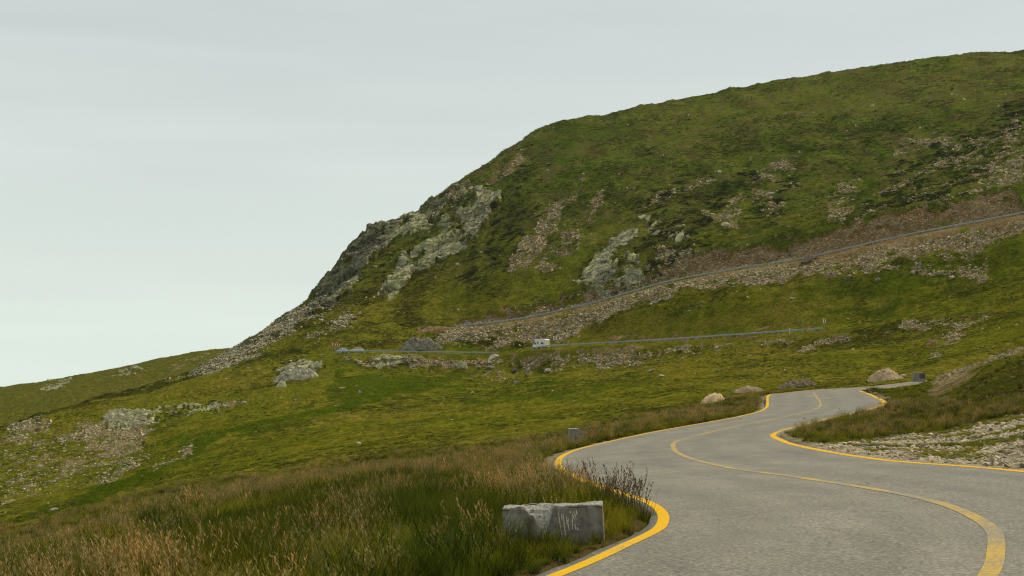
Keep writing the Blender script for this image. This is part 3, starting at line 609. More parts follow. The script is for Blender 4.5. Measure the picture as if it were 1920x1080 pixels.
T_lush = tmpl(4, M_gd, n=46, rad=.20, hmin=.25, hmax=.52, wid=.017, lean=.35, curl=.5, nseg=3)

# near verges: sample the ground by true area, thinning with distance
gx = P.reshape(nT, nA, 3)
def verge_points(n, cond, falloff):
    c_ = np.where((TT > 1.6) & (TT < 6) & (Y > 8) & (Y < 135) & (PX > -160) & (PX < 2080) & (np.abs(roadw) > 3.22) & cond)[0]
    i = c_//nA; j = c_ % nA; ok = (i < nT-1) & (j < nA-1); c_, i, j = c_[ok], i[ok], j[ok]
    e1 = gx[i+1, j]-gx[i, j]; e2 = gx[i, j+1]-gx[i, j]; ar = np.linalg.norm(np.cross(e1, e2), axis=1)
    pr = ar/np.maximum(Y[c_], 12)**falloff; pr /= pr.sum(); k_ = rng.choice(len(c_), n, p=pr)
    u, v = rng.random((2, n, 1)); return gx[i[k_], j[k_]]+e1[k_]*u+e2[k_]*v, c_[k_]
left = roadw > 0
# hide where the ground falls away out of sight
hid = (rr > top+26).ravel()
lotfree = (lot0 < .25)
dens = np.clip(fbm(P, 2.3, 3, off=15)*.5+.55, 0.05, 1)
# patches of dark lush growth among the seeding grass, sighted like the rest
LP = raster([(1., [(330,1080),(340,1000),(420,985),(500,960),(590,925),(640,905),(760,885),(830,890),(880,930),(940,960),(945,1010),(760,1010),(620,1030),(520,1060),(520,1080)])])
lushn = sample_mask(LP, PX+j1*30, ROW-14)*np.clip(.6+fbm(P, 1.6, 3, off=55)*1.2, 0, 1)
def R3(n, tilt=.12): return np.column_stack([rng.normal(0, tilt, n), rng.normal(0, tilt, n), rng.random(n)*6.283])
allP, allI, allS = [], [], []
n = 52000; pt, ci = verge_points(n, ~hid & lotfree, 1.15); sel = rng.random(n)
bankup = (~left[ci]) & (ROW[ci] < 752+14*fbm(P[ci], 3, 2)) & (PX[ci] > 1640); aw = np.abs(roadw[ci]); nb = np.clip((np.maximum(masks['scree'], masks['dirt'])[ci]-.25)*4, 0, 1)*(TT[ci] > 4.05)*(ROW[ci] < 760); keep = (rng.random(n) > nb*1.2) & (aw > 3.24+.16*rng.random(n)**2+.22*(Y[ci] > 22)) & (rng.random(n) < .45+.55*dens[ci])
lushp = lushn[ci]; seedy = (sel < np.clip(.06+.24*sstep(17, 34, Y[ci])+.55*fbm(P[ci], 3, 2, off=21), .05, .62)-.2*lushp)*(~((PX[ci] > 930) & (Y[ci] < 17) & (rng.random(n) < .8)))
sz = rng.uniform(.6, 1.15, n)*np.clip((aw-3.0)/.9, .4, 1)*(1+.0*Y[ci])
sz = np.where(bankup, sz*.55, sz*np.where(left[ci], 1., .8)); far_s = np.clip(Y[ci]/45, 1, 1.45)       # fewer, a little wider clumps far away
idx = np.where(seedy, rng.integers(0, 5, n), 5+rng.integers(0, 4, n)); seedy = seedy & (~bankup | (rng.random(n) < .12)); idx = np.where(seedy, rng.integers(0, 5, n), 5+rng.integers(0, 4, n)); idx = np.where((rng.random(n) < np.clip(lushp*.75+.10+.35*fbm(P[ci], 1.3, 2, off=91), 0, .85)), 9+rng.integers(0, 4, n), idx)
sz = sz*(1-.18*sstep(20, 30, Y[ci])); front = (PX[ci] > 925) & (PX[ci] < 1150) & (Y[ci] < 14.7); sz = np.where(front, sz*.68, sz)
scl = np.column_stack([sz*far_s, sz*far_s, sz*np.where(idx < 5, rng.uniform(.8, 1.15, n), 1.)])
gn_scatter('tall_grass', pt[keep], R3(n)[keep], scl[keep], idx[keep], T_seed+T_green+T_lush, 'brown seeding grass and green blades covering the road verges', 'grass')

# meadow and hill tufts
M_tf, nt, b = mat('turf_tuft', .9, .1)
g = grass_colour(nt); oi = nt.nodes.new('ShaderNodeObjectInfo')
g = mixc(nt, 1., g, ramp(nt, oi.outputs['Random'], [(0, (.30, .40, .32)), (.45, (.85, .88, .85)), (1, (1.7, 1.5, 1.8))]), 'MULTIPLY')
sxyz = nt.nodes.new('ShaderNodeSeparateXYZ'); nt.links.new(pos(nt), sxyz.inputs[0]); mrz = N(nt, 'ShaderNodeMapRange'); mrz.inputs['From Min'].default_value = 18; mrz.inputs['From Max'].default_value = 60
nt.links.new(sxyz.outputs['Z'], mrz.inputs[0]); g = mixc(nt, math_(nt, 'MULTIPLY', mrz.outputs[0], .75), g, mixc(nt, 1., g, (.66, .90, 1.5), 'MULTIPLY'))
nt.links.new(g, b.inputs['Base Color'])
T_tuft = tmpl(4, M_tf, n=34, rad=.34, hmin=.10, hmax=.30, wid=.05, lean=.5, curl=.4, nseg=2)
M_jn, nt, b = mat('heath', .9, .1); oi = nt.nodes.new('ShaderNodeObjectInfo')
nt.links.new(ramp(nt, oi.outputs['Random'], [(0, (.020, .026, .006)), (.6, (.040, .050, .010)), (1, (.075, .068, .020))]), b.inputs['Base Color'])
T_heath = tmpl(3, M_jn, n=46, rad=.42, hmin=.08, hmax=.26, wid=.08, lean=.6, curl=.3, nseg=2)
bare = np.maximum(np.maximum(rock, scree), dirt)
def img_points(n, weight):
    w_ = weight*visible*(1-bench); w_ = w_/w_.sum(); k_ = rng.choice(len(P), n, p=w_); j = k_ % nA; i = k_//nA
    ok = (j < nA-1) & (i < nT-1); k_, i, j = k_[ok], i[ok], j[ok]; u, v = rng.random((2, len(k_), 1))
    return gx[i, j]+(gx[i+1, j]-gx[i, j])*u+(gx[i, j+1]-gx[i, j])*v, k_
mead = (TT > 4.2)*(TT < 19)*(Y < 640)*(bare < .4)*np.clip(.35+fbm(P*[1, .5, 1], 12, 3, off=33)*1.1, .03, 1.2)
pt, ki = img_points(95000, mead); n = len(pt); s = np.clip(Y[ki]/330, .55, 1.5)*rng.uniform(.5, 1.2, n)
gn_scatter('meadow_grass', pt, R3(n), np.column_stack([s*1.3, s*1.3, s*.62]), rng.integers(0, 4, n), T_tuft, 'short olive grass tufts growing over the meadow and hillside', 'grass')
dkw = (masks['dark']*.9+hill*.05*(big > .1)+.5*masks['rock']*(rock < .4)+.12*masks['scree']*(scree < .5)*(TT > 8))*(TT > 8)*(Y < 640)*np.clip(fbm(P, 4, 3, off=44)*1.2+.1, 0, 1)
pt, ki = img_points(15000, dkw+1e-9); n = len(pt); s = np.clip(Y[ki]/400, .5, 1.3)*rng.uniform(.5, 1.5, n)
gn_scatter('low_heath', pt, R3(n), np.column_stack([s, s, s*.8]), rng.integers(0, 3, n), T_heath, 'dark low heath clinging between rocks on the hill', 'shrubs')

# ------------------------------------------------------------------ rocks
def stone_mat(name, lo, mid, hi, sc_=2.):
    m_, nt, b = mat(name, .9, .15); tcn = nt.nodes.new('ShaderNodeTexCoord'); p = pos(nt)
    c_ = ramp(nt, noise(nt, p, sc_, 8, .7), [(.3, lo), (.5, mid), (.7, hi)]); oi = nt.nodes.new('ShaderNodeObjectInfo')
    c_ = mixc(nt, 1., c_, ramp(nt, oi.outputs['Random'], [(0, (.40, .40, .38)), (.45, (.92, .92, .90)), (1, (1.75, 1.70, 1.58))]), 'MULTIPLY')
    nt.links.new(c_, b.inputs['Base Color']); bump(nt, b, noise(nt, p, sc_*4, 6, .7), .6, .05); return m_
M_st = stone_mat('pale_stone', (.13, .115, .075), (.27, .245, .165), (.45, .41, .29))
M_tan = stone_mat('tan_stone', (.15, .105, .050), (.31, .228, .118), (.52, .41, .25))
M_lich = stone_mat('lichen_stone', (.11, .108, .068), (.24, .24, .14), (.40, .39, .23), .8)
def rock_bm(seed, sub=0, flat=.65, npts=15):
    g_ = np.random.default_rng(seed); bm = bmesh.new()
    for i in range(npts):
        v = g_.normal(size=3); v /= np.linalg.norm(v); v *= g_.uniform(.75, 1.); bm.verts.new((v[0], v[1]*.8, v[2]*flat))
    r_ = bmesh.ops.convex_hull(bm, input=bm.verts); bmesh.ops.delete(bm, geom=[e for e in r_['geom_interior'] if isinstance(e, bmesh.types.BMVert)], context='VERTS')
    if sub:
        bmesh.ops.bevel(bm, geom=list(bm.edges), offset=.05, segments=1, affect='EDGES')
        bmesh.ops.triangulate(bm, faces=bm.faces); bmesh.ops.subdivide_edges(bm, edges=bm.edges, cuts=sub, use_grid_fill=True)
        vs = np.array([v.co for v in bm.verts]); d = fbm(vs+seed, .7, 4)*.09
        for v, dd in zip(bm.verts, d): v.co += v.co.normalized()*dd
    return bm
def rocks(n, m_, seed): return [bm_obj('stone', rock_bm(seed+i, flat=random.uniform(.4, .8)), m_, link=False) for i in range(n)]
def scatter_rocks(name, n, weight, mats, smin, smax, label, seed, big_p=3.):
    pt, ki = img_points(n, weight); n = len(pt); sz = (smin+(smax-smin)*rng.random(n)**big_p)*np.clip(Y[ki]/400, .1, 1.3)
    T_ = []
    for q, m_ in enumerate(mats): T_ += rocks(5, m_, seed+10*q)
    gn_scatter(name, pt+[0, 0, 0], R3(n, .5), np.column_stack([sz*rng.uniform(.8, 1.5, n), sz, sz*rng.uniform(.6, 1.1, n)]), rng.integers(0, len(T_), n), T_, label, 'stones')
scatter_rocks('scree', 80000, scree**1.5*(TT > 5)*(TT < 19)*(1-rock)*(masks['dirt'] < .5)+1e-9, [M_tan, M_st], .05, .62, 'loose tan and grey rubble lying on the slopes below the roads', 300, 4)
scatter_rocks('crag_rubble', 22000, (rock*.02+masks['scree']*.7*(PX < 660)+masks['rock']*.12*(rock < .5))*(TT > 7)*(TT < 19)+1e-9, [M_lich, M_st], .06, .62, 'grey lichened rubble lying among the crags', 400, 4)
scatter_rocks('cutting_stones', 16000, dirt*(TT > 8)*(TT < 16)+1e-9, [M_tan, M_st], .05, .30, 'small pale stones stuck in the brown earth cutting', 500, 3)
scatter_rocks('meadow_stones', 3200, (TT > 4.5)*(TT < 19)*(Y < 620)*(bare < .3)*np.clip(fbm(P, 25, 3, off=88)+.2, 0.02, 1)*np.where(Y < 200, .35, 1)+1e-9, [M_st], .09, .6, 'small pale stones strewn over the green meadow and hill', 600, 4)
M_gv = stone_mat('gravel_stone', (.24, .19, .12), (.38, .315, .21), (.52, .45, .32))
# gravel of the lay-by and the verge
lw = (lot*(TT < 4.6)*(PX > 1470)*(roadw < -3.6))
pt, ki = verge_points(14000, (lot0 > .3) & (roadw < -3.4) & (PX > 1440), .6); n = len(pt)
sz = .012+.10*rng.random(n)**7
gn_scatter('gravel', pt, R3(n, .4), np.column_stack([sz*1.4, sz, sz*.7]), rng.integers(0, 5, n), rocks(5, M_gv, 700), 'pale broken gravel of the lay-by beside the road', 'gravel')
pt, ki = verge_points(4200, (lot0 > .3) & (roadw < -3.9) & (PX > 1500) & (grn2 > .22), .6); n = len(pt)
gn_scatter('gravel_grass', pt, R3(n), np.full((n, 3), .55)*rng.uniform(.5, 1.1, (n, 1)), rng.integers(0, 4, n), tmpl(4, M_gg, n=40, rad=.2, hmin=.08, hmax=.2, wid=.010, lean=.6, curl=.5, nseg=2), 'low green tufts growing through the pale gravel', 'grass')
HAZE = 0.00002
#PART2
# ------------------------------------------------------------------ concrete blocks
def concrete_mat(name, lo, hi):
    m_, nt, b = mat(name, .9, .2); p = nt.nodes.new('ShaderNodeTexCoord').outputs['Object']
    c_ = ramp(nt, noise(nt, p, 5, 8, .7), [(.3, lo), (.72, hi)])
    st = N(nt, 'ShaderNodeMapping'); st.inputs['Scale'].default_value = (9, 9, .9); nt.links.new(p, st.inputs[0])
    c_ = mixc(nt, 1., c_, ramp(nt, noise(nt, st.outputs[0], 1.5, 4, .7), [(.35, (.62, .60, .58)), (.6, (1.08, 1.08, 1.06))]), 'MULTIPLY')
    chip = ramp(nt, noise(nt, p, 38, 4, .75), [(.35, (.17, .16, .12)), (.5, (.36, .34, .27)), (.65, (.58, .55, .46))])
    c_ = mixc(nt, attr(nt, 'chip'), c_, chip); nt.links.new(c_, b.inputs['Base Color']); bump(nt, b, noise(nt, p, 45, 5, .8), .8, .012); return m_
M_con = concrete_mat('weathered_concrete', (.16, .142, .112), (.33, .30, .245))
M_con2 = concrete_mat('dull_concrete', (.18, .16, .125), (.34, .31, .255))
def concrete_block(loc, rz, W, D, H, mt, label, notch=None, roll=0, cut=None, seed=0):
    nx_, ny, nz = 90, 14, 56; pts = {}; V = []; Q = []
    def vid(i, j, k_):
        if (i, j, k_) not in pts: pts[(i, j, k_)] = len(V); V.append((i/nx_-.5, j/ny-.5, k_/nz))
        return pts[(i, j, k_)]
    for i in range(nx_):
        for k_ in range(nz):
            Q.append((vid(i, 0, k_), vid(i+1, 0, k_), vid(i+1, 0, k_+1), vid(i, 0, k_+1))); Q.append((vid(i+1, ny, k_), vid(i, ny, k_), vid(i, ny, k_+1), vid(i+1, ny, k_+1)))
        for j in range(ny): Q.append((vid(i, j, nz), vid(i+1, j, nz), vid(i+1, j+1, nz), vid(i, j+1, nz)))
    for j in range(ny):
        for k_ in range(nz):
            Q.append((vid(0, j+1, k_), vid(0, j, k_), vid(0, j, k_+1), vid(0, j+1, k_+1))); Q.append((vid(nx_, j, k_), vid(nx_, j+1, k_), vid(nx_, j+1, k_+1), vid(nx_, j, k_+1)))
    V = np.array(V)*[W, D, H]; chip = np.zeros(len(V))
    jj = fbm(V+seed, .12, 4)*.5; u = V[:, 0]/W+.5; d_top = H-V[:, 2]; front = V[:, 1] < -D*.2
    V += np.column_stack([fbm(V+3+seed, .18, 3), fbm(V+9+seed, .12, 3), fbm(V+17+seed, .2, 3)])*[.006, .010, .008]
    # worn arrises
    e = np.minimum(d_top, np.abs(V[:, 1]+D/2)+.0); V[:, 2] -= np.where((d_top < .03), np.clip(.014+jj*.022, 0, .05), 0)
    chip = np.maximum(chip, (d_top < .012)*(.6+jj*.6))
    if notch:
        c0, hw, dp, x2 = notch       # centre, half width at the top, depth down, narrow scar continuing to the ground
        wv = hw*np.clip(1-d_top/dp, 0, 1)**.8+.028*(d_top < H)*(1+jj); cc = c0+np.clip(d_top/dp, 0, 3)*x2
        ins = np.clip((wv-np.abs(u-cc)+jj*.035)/.02, 0, 1); deep = ins*np.clip(1-d_top/(dp*1.1), .05, 1)
        V[:, 1] += np.where(V[:, 1] < D*.35, deep*(.085+jj*.05), 0); V[:, 2] -= deep*np.clip(.05-d_top, 0, .05)*.7*front; chip = np.maximum(chip, ins*(V[:, 1] < D*.3))
    if cut: V[:, 2] -= np.clip((u-cut[0]), 0, 1)*cut[1]*(V[:, 2]/H)+np.clip(jj, 0, 1)*.02*(V[:, 2]/H)
    o = mesh_np('concrete_block', V, Q, mt, smooth=False, attrs=dict(chip=np.clip(chip, 0, 1)))
    o.location = loc; o.rotation_euler = (0, roll, rz); tag(o, label, 'concrete block'); return o
YB = 14.4; xb = side_of(1042, 990)*YB
blk = concrete_block((xb, YB, slope_of(1066)*YB), R(-5), .93, .26, .605, M_con, 'large weathered concrete block with a chipped V notch, in grass beside the near bend', (.37, .125, .20, .035), R(-2.6))
M_wp, nt, b = mat('old_cream_paint', .7); nt.links.new(ramp(nt, noise(nt, nt.nodes.new('ShaderNodeTexCoord').outputs['Object'], 60, 3, .7), [(.5, (.66, .60, .45)), (.66, (.34, .30, .22))]), b.inputs['Base Color'])
V, Q = [], []
def stroke(x0, z0, x1, z1, wd):
    for s in range(6):
        a, b_ = s/6, (s+1)/6; p0 = np.array([x0+(x1-x0)*a, z0+(z1-z0)*a]); p1 = np.array([x0+(x1-x0)*b_, z0+(z1-z0)*b_]); w0 = wd*(1-.45*abs(2*a-1)+.15*random.random()); w1 = wd*(1-.45*abs(2*b_-1))
        i0 = len(V); V.extend([(p0[0]-w0/2, -.1435, p0[1]), (p0[0]+w0/2, -.1435, p0[1]), (p1[0]+w1/2, -.1435, p1[1]), (p1[0]-w1/2, -.1435, p1[1])]); Q.append((i0, i0+1, i0+2, i0+3))
for s in ((.038,.505,.052,.36,.008),(.052,.36,.062,.30,.007),(.066,.50,.082,.50,.012),(.068,.50,.068,.44,.009),(.080,.50,.094,.30,.008),(.070,.44,.086,.43,.008),(.108,.47,.112,.40,.009),(.112,.44,.126,.44,.012),(.116,.44,.130,.34,.009),(.124,.47,.128,.42,.006),(.142,.52,.156,.52,.013),(.148,.52,.148,.50,.012),(.166,.51,.160,.35,.009),(.164,.50,.184,.44,.010),(.180,.52,.196,.46,.011),(.184,.40,.194,.34,.012),(.204,.53,.210,.48,.010),(.206,.37,.214,.34,.010),(.190,.46,.206,.44,.008)): stroke(s[0]+.02, s[1]+.02, s[2]+.02, s[3]+.02, s[4])
pm = mesh_np('paint_marks', V, Q, M_wp, parent=blk); pm['label'] = 'faded cream painted strokes'
q = at(1078, 829, 2.5, 5.5)
concrete_block((q.x+.02, q.y-.7, q.z-.02), R(14), .50, .42, .58, M_con2, 'small grey concrete block with a broken corner beside the middle bend', None, 0, (.62, .35), 5)
q = Vector((side_of(1722, 712)*152, 152, slope_of(714)*152))
farb = concrete_block((q.x, q.y, q.z-.1), R(8), 1.25, .5, .9, M_con2, 'distant concrete block with a dark slatted face where the road leaves', seed=8)
M_dk, nt, b = mat('dark_metal_and_shade', .6); b.inputs['Base Color'].default_value = (.05, .055, .065, 1)
bm = bmesh.new()
for k_ in range(5): box(bm, (.06+k_*.12, -.27, .58), (.06, .05, .5), bev=.005)
bm_obj('grating', bm, M_dk, farb)
bm = bmesh.new(); box(bm, (0, 0, 0), (.42, .5, .12), bev=.02)
sl_ = bm_obj('concrete_slab', bm, M_con2); q = at(1018, 913, 2.5, 5); sl_.location = q+Vector((0, 0, .16)); sl_.rotation_euler = (R(3), R(-2), R(8)); tag(sl_, 'low pale concrete slab half buried in grass behind the chipped block', 'slab')

# ------------------------------------------------------------------ guard rails on the two upper roads
M_gal, nt, b = mat('galvanised_steel', .5, .5); b.inputs['Metallic'].default_value = .15
nt.links.new(ramp(nt, noise(nt, pos(nt), .8, 4, .6), [(.3, (.22, .245, .25)), (.7, (.33, .36, .365))]), b.inputs['Base Color'])
ncol = nA; Tarr = T
def bench_pt(px, t):
    i = int(np.abs(Tarr-t).argmin()); row = ROW.reshape(nT, nA)[i]; pxs = PX.reshape(nT, nA)[i]; j = int(np.abs(pxs-px).argmin()); return Vector(gx[i, j])
def guard_rail(px0, px1, t, label, step=2.0, every=1):
    n_ = max(int((px1-px0)/6), 6); pts_ = np.array([bench_pt(px0+(px1-px0)*i/n_, t) for i in range(n_+1)])
    for c_ in range(3):
        v = pts_[:, c_].copy()
        for _ in range(6): v[1:-1] = (v[:-2]+v[1:-1]*2+v[2:])/4
        pts_[:, c_] = v
    s = np.concatenate([[0], np.cumsum(np.linalg.norm(np.diff(pts_, axis=0), axis=1))]); Lg = s[-1]
    def P_(d): return np.array([np.interp(d, s, pts_[:, c_]) for c_ in range(3)])
    root = empty('guard_rail', tuple(P_(0))); tag(root, label, 'guard rail', 'galvanised guard rails along the mountain roads')
    o0 = P_(0); prof = [(-.0, .46), (-.05, .50), (-.05, .56), (-.005, .60), (-.005, .64), (-.05, .68), (-.05, .74), (0, .78), (.006, .78), (.006, .46)]
    ds = np.linspace(0, Lg, int(Lg/2)+2); c_ = np.array([P_(d) for d in ds]); tg = np.gradient(c_, axis=0); tg[:, 2] = 0; tg /= np.linalg.norm(tg, axis=1)[:, None]; nn = np.stack([-tg[:, 1], tg[:, 0], 0*tg[:, 0]], 1)
    V = np.stack([c_-nn*a*-1+[0, 0, z_] for a, z_ in prof], 1)-o0; k_ = len(prof); gg = np.arange(len(ds)*k_).reshape(len(ds), k_)
    Q = np.stack([gg[:-1], np.roll(gg[:-1], -1, 1), np.roll(gg[1:], -1, 1), gg[1:]], -1).reshape(-1, 4)
    mesh_np('beam', V.reshape(-1, 3), Q, M_gal, root)
    bm = bmesh.new(); box(bm, (0, 0, .2), (.10, .06, 1.1)); post = bm_obj('post', bm, M_gal, root); post.location = Vector(P_(.1)-o0)+Vector((0, .09, 0))
    m_ = int(Lg/step)
    for i in range(1, m_+1):
        p_ = post.copy(); C.objects.link(p_); p_.parent = root; p_.location = Vector(P_(min(.1+i*step, Lg-.1))-o0)+Vector((0, .09, 0))
    return root
guard_rail(627, 936, 10.12, 'long straight guard rail in front of the white car, lower road at left')
guard_rail(995, 1509, 10.12, 'longest guard rail of the lower road, running right from the white camper van')
guard_rail(1514, 1543, 10.12, 'short last piece of guard rail beside the pole with a red and white arrow sign')
guard_rail(850, 1432, 13.12, 'guard rail climbing the upper road below the pale rock slab', step=2.4)
guard_rail(1440, 2120, 13.12, 'guard rail of the upper road climbing to the right edge above the culvert', step=2.6)
# asphalt of the two upper roads
for (a0, a1, t0) in ((600, 1560, 10), (830, 2150, 13)):
    rowsP = []
    xs_ = np.arange(a0, a1, 8)
    for tt in (.25, .45, .65, .85):
        rowsP.append([bench_pt(x, t0+tt)+Vector((0, 0, .05)) for x in xs_])
    V = np.array(rowsP).reshape(-1, 3); gg = np.arange(4*len(xs_)).reshape(4, len(xs_)); Q = np.stack([gg[:-1, :-1], gg[:-1, 1:], gg[1:, 1:], gg[1:, :-1]], -1).reshape(-1, 4)
    mesh_np('mountain_road', V, Q, M_road, smooth=True, attrs=dict(track=np.zeros(len(V))))['kind'] = 'structure'

# ------------------------------------------------------------------ road signs
def flat_mat(name, col, r_=.5):
    m_, nt, b = mat(name, r_, .4); nt.links.new(mixc(nt, noise(nt, pos(nt), 2, 3), tuple(v*.8 for v in col), col), b.inputs['Base Color']); return m_
M_red = flat_mat('sign_red', (.42, .035, .025)); M_wh = flat_mat('sign_white', (.72, .70, .65)); M_pole = flat_mat('sign_pole', (.26, .27, .27)); M_pink = flat_mat('faded_red', (.48, .25, .20)); M_gr = flat_mat('sign_back', (.20, .22, .24))
def poles(root, xs, H):
    for x in xs:
        bm = bmesh.new(); cyl(bm, (x, .03, -.2), (x, .03, H), .035); bm_obj('pole', bm, M_pole, root)
def board(root, w_, h_, z, m_, name='board'):
    bm = bmesh.new(); box(bm, (0, 0, z), (w_, .03, h_), bev=.008); return bm_obj(name, bm, m_, root)
def chev(bm, cx, cz, w_, h_, d, th):
    vs = [(cx-d*w_/2, cz+h_/2), (cx-d*w_/2+d*th, cz+h_/2), (cx+d*w_/2, cz), (cx-d*w_/2+d*th, cz-h_/2), (cx-d*w_/2, cz-h_/2), (cx+d*w_/2-d*th, cz)]
    a = [bm.verts.new((x, -.019, z)) for x, z in vs]
    for q_ in ((0, 1, 2, 5), (5, 2, 3, 4)):
        bm.faces.new([a[i] for i in q_])
def sign_root(px, t, label, dy=.6, cat='road sign'):
    q = bench_pt(px, t)+Vector((0, dy, 0)); r_ = empty('road_sign', q); tag(r_, label, cat); return r_
r_ = sign_root(621.5, 10.2, 'single red and white arrow sign left of the three chevron board'); poles(r_, [0], 3.0); board(r_, .8, .85, 2.6, M_red); bm = bmesh.new(); chev(bm, .05, 2.6, .5, .75, 1, .26); bm_obj('arrow', bm, M_wh, r_)
r_ = sign_root(632.5, 10.2, 'wide red board with three white chevrons at the end of the lower road'); poles(r_, [-.62, .1, .65], 2.6); board(r_, 1.6, .62, 2.4, M_red)
bm = bmesh.new()
for x in (-.52, 0, .52): chev(bm, x, 2.4, .38, .5, 1, .2)
bm_obj('arrow', bm, M_wh, r_)
r_ = sign_root(1040, 10.3, 'square white sign with red chevron, right of the camper van'); poles(r_, [0], 2.9); board(r_, .95, 1.0, 2.45, M_wh); bm = bmesh.new(); chev(bm, 0, 2.45, .55, .95, -1, .3); bm_obj('arrow', bm, M_red, r_)
r_ = sign_root(998, 10.3, 'grey round sign above a faded pink plate, left of the camper van', .8); poles(r_, [0], 3.8); board(r_, .62, .85, 2.5, M_pink, 'plate'); bm = bmesh.new(); cyl(bm, (.05, -.02, 3.45), (.05, .02, 3.45), .36, seg=24); bm_obj('disc', bm, M_gr, r_)
r_ = sign_root(1546, 10.1, 'red and white arrow sign at the right end of the lower guard rail', 0); poles(r_, [0], 2.3); board(r_, .6, .85, 2.0, M_wh); bm = bmesh.new(); chev(bm, .03, 2.0, .38, .8, -1, .22); bm_obj('arrow', bm, M_red, r_)
r_ = sign_root(1482, 10.35, 'slim red and white marker post behind the lower guard rail'); bm = bmesh.new(); box(bm, (0, 0, .7), (.2, .12, 1.6), bev=.02); bm_obj('post', bm, M_wh, r_); bm = bmesh.new(); box(bm, (0, -.005, 1.35), (.215, .13, .34), bev=.01); bm_obj('band', bm, M_red, r_)
r_ = sign_root(873, 13.3, 'small grey sign seen from behind at the left end of the upper road', .4); poles(r_, [-.12, .16], 1.9); board(r_, .62, .75, 1.65, M_gr)
r_ = sign_root(912, 10.5, 'squat pale marker on a dark foot behind the lower rail, right of the big boulder'); bm = bmesh.new(); box(bm, (0, 0, .75), (.42, .3, .5), bev=.03); bm_obj('foot', bm, M_con, r_); bm = bmesh.new(); box(bm, (0, 0, 1.3), (.48, .08, .6), bev=.02); bm_obj('plate', bm, M_pink, r_)
r_ = sign_root(1360, 10.5, 'small dark marker sign standing behind the middle of the lower rail'); poles(r_, [0], 1.5); board(r_, .28, .5, 1.3, M_gr)

# ------------------------------------------------------------------ vehicles on the lower road
def paint_mat(name, col, coat=.5):
    m_, nt, b = mat(name, .35, .5); b.inputs['Base Color'].default_value = (*col, 1); b.inputs['Coat Weight'].default_value = coat; return m_
M_vw = paint_mat('white_paint', (.74, .73, .69)); M_cr = paint_mat('cream_panel', (.62, .585, .50), .2); M_sv = paint_mat('silver_paint', (.44, .48, .49)); M_gl = paint_mat('dark_glass', (.02, .024, .028)); M_ty = flat_mat('rubber', (.02, .02, .02), .9); M_rim = paint_mat('rim', (.35, .36, .37)); M_glr = paint_mat('painted_reflection_glass', (.42, .20, .14)); M_lamp = paint_mat('lamp_lens', (.6, .6, .55)); M_tail = paint_mat('tail_lens', (.35, .02, .02))  # side windows of the white car: brown hillside reflection painted as glass colour
def extrude_profile(prof, w_, bev=.05, w_top=None, ztop=None):
    bm = bmesh.new(); L_ = []
    for s in (-1, 1):
        L_.append([bm.verts.new((x, s*(w_/2 if not ztop or z < ztop else w_top/2), z)) for x, z in prof])
    bm.faces.new(L_[0]); bm.faces.new(L_[1][::-1]); n_ = len(prof)
    for i in range(n_): bm.faces.new((L_[0][i], L_[0][(i+1) % n_], L_[1][(i+1) % n_], L_[1][i])[::-1])
    bmesh.ops.recalc_face_normals(bm, faces=bm.faces)
    if bev: bmesh.ops.bevel(bm, geom=list(bm.edges), offset=bev, segments=2, affect='EDGES', clamp_overlap=True)
    return bm
def wheel(root, x, y, r_):
    bm = bmesh.new(); cyl(bm, (x, y-.1, r_), (x, y+.1, r_), r_, seg=24); t_ = bm_obj('tyre', bm, M_ty)
    wroot = t_; t_.name = 'wheel'; t_.parent = root; bm = bmesh.new(); s = 1 if y > 0 else -1; cyl(bm, (x, y+s*.09, r_), (x, y+s*.115, r_), r_*.6, seg=16); bm_obj('rim', bm, M_rim, t_)
def quad_panel(name, pts, y, m_, root, th=.012):
    bm = bmesh.new(); s = 1 if y > 0 else -1
    a = [bm.verts.new((x, y, z)) for x, z in pts]; b_ = [bm.verts.new((x, y+s*th, z)) for x, z in pts]; bm.faces.new(a); bm.faces.new(b_[::-1]); n_ = len(pts)
    for i in range(n_): bm.faces.new((a[i], a[(i+1) % n_], b_[(i+1) % n_], b_[i]))
    bmesh.ops.recalc_face_normals(bm, faces=bm.faces); return bm_obj(name, bm, m_, root)
def car(loc, rz, paint, glass, label):
    root = empty('parked_car', loc, rz); tag(root, label, 'car')
    prof = [(-2.0, .32), (2.0, .32), (2.05, .62), (1.95, .80), (1.15, .93), (-1.95, .97), (-2.05, .7)]
    bm_obj('body', extrude_profile(prof, 1.72, .06), paint, root)
    cab = [(1.12, .9), (.42, 1.42), (-.2, 1.47), (-1.35, 1.43), (-1.92, .95)]
    bm_obj('cabin', extrude_profile(cab, 1.6, .05, 1.32, 1.2), paint, root)
    for s in (-1, 1):
        for w_ in ([(.86, .99), (.42, 1.32), (-.28, 1.36), (-.28, .99)], [(-.36, .99), (-.36, 1.36), (-1.26, 1.33), (-1.58, .99)]):
            quad_panel('window', w_, s*.775, glass, root)
    bm = bmesh.new(); box(bm, (.86, 0, 1.17), (.02, 1.3, .52), Matrix.Rotation(R(-53), 4, 'Y')); bm_obj('windscreen', bm, M_gl, root)
    bm = bmesh.new(); box(bm, (-1.7, 0, 1.2), (.02, 1.2, .42), Matrix.Rotation(R(50), 4, 'Y')); bm_obj('rear_window', bm, M_gl, root)
    for s in (-1, 1):
        for x in (-1.25, 1.25): wheel(root, x, s*.78, .31)
        bm = bmesh.new(); box(bm, (2.03, s*.6, .68), (.06, .34, .14), bev=.02); bm_obj('headlight', bm, M_lamp, root)
        bm = bmesh.new(); box(bm, (-2.02, s*.66, .8), (.06, .22, .16), bev=.02); bm_obj('tail_light', bm, M_tail, root)
    bm = bmesh.new(); box(bm, (0, 0, .33), (4.08, 1.66, .16), bev=.04); bm_obj('bumper', bm, M_gr, root)
    return root
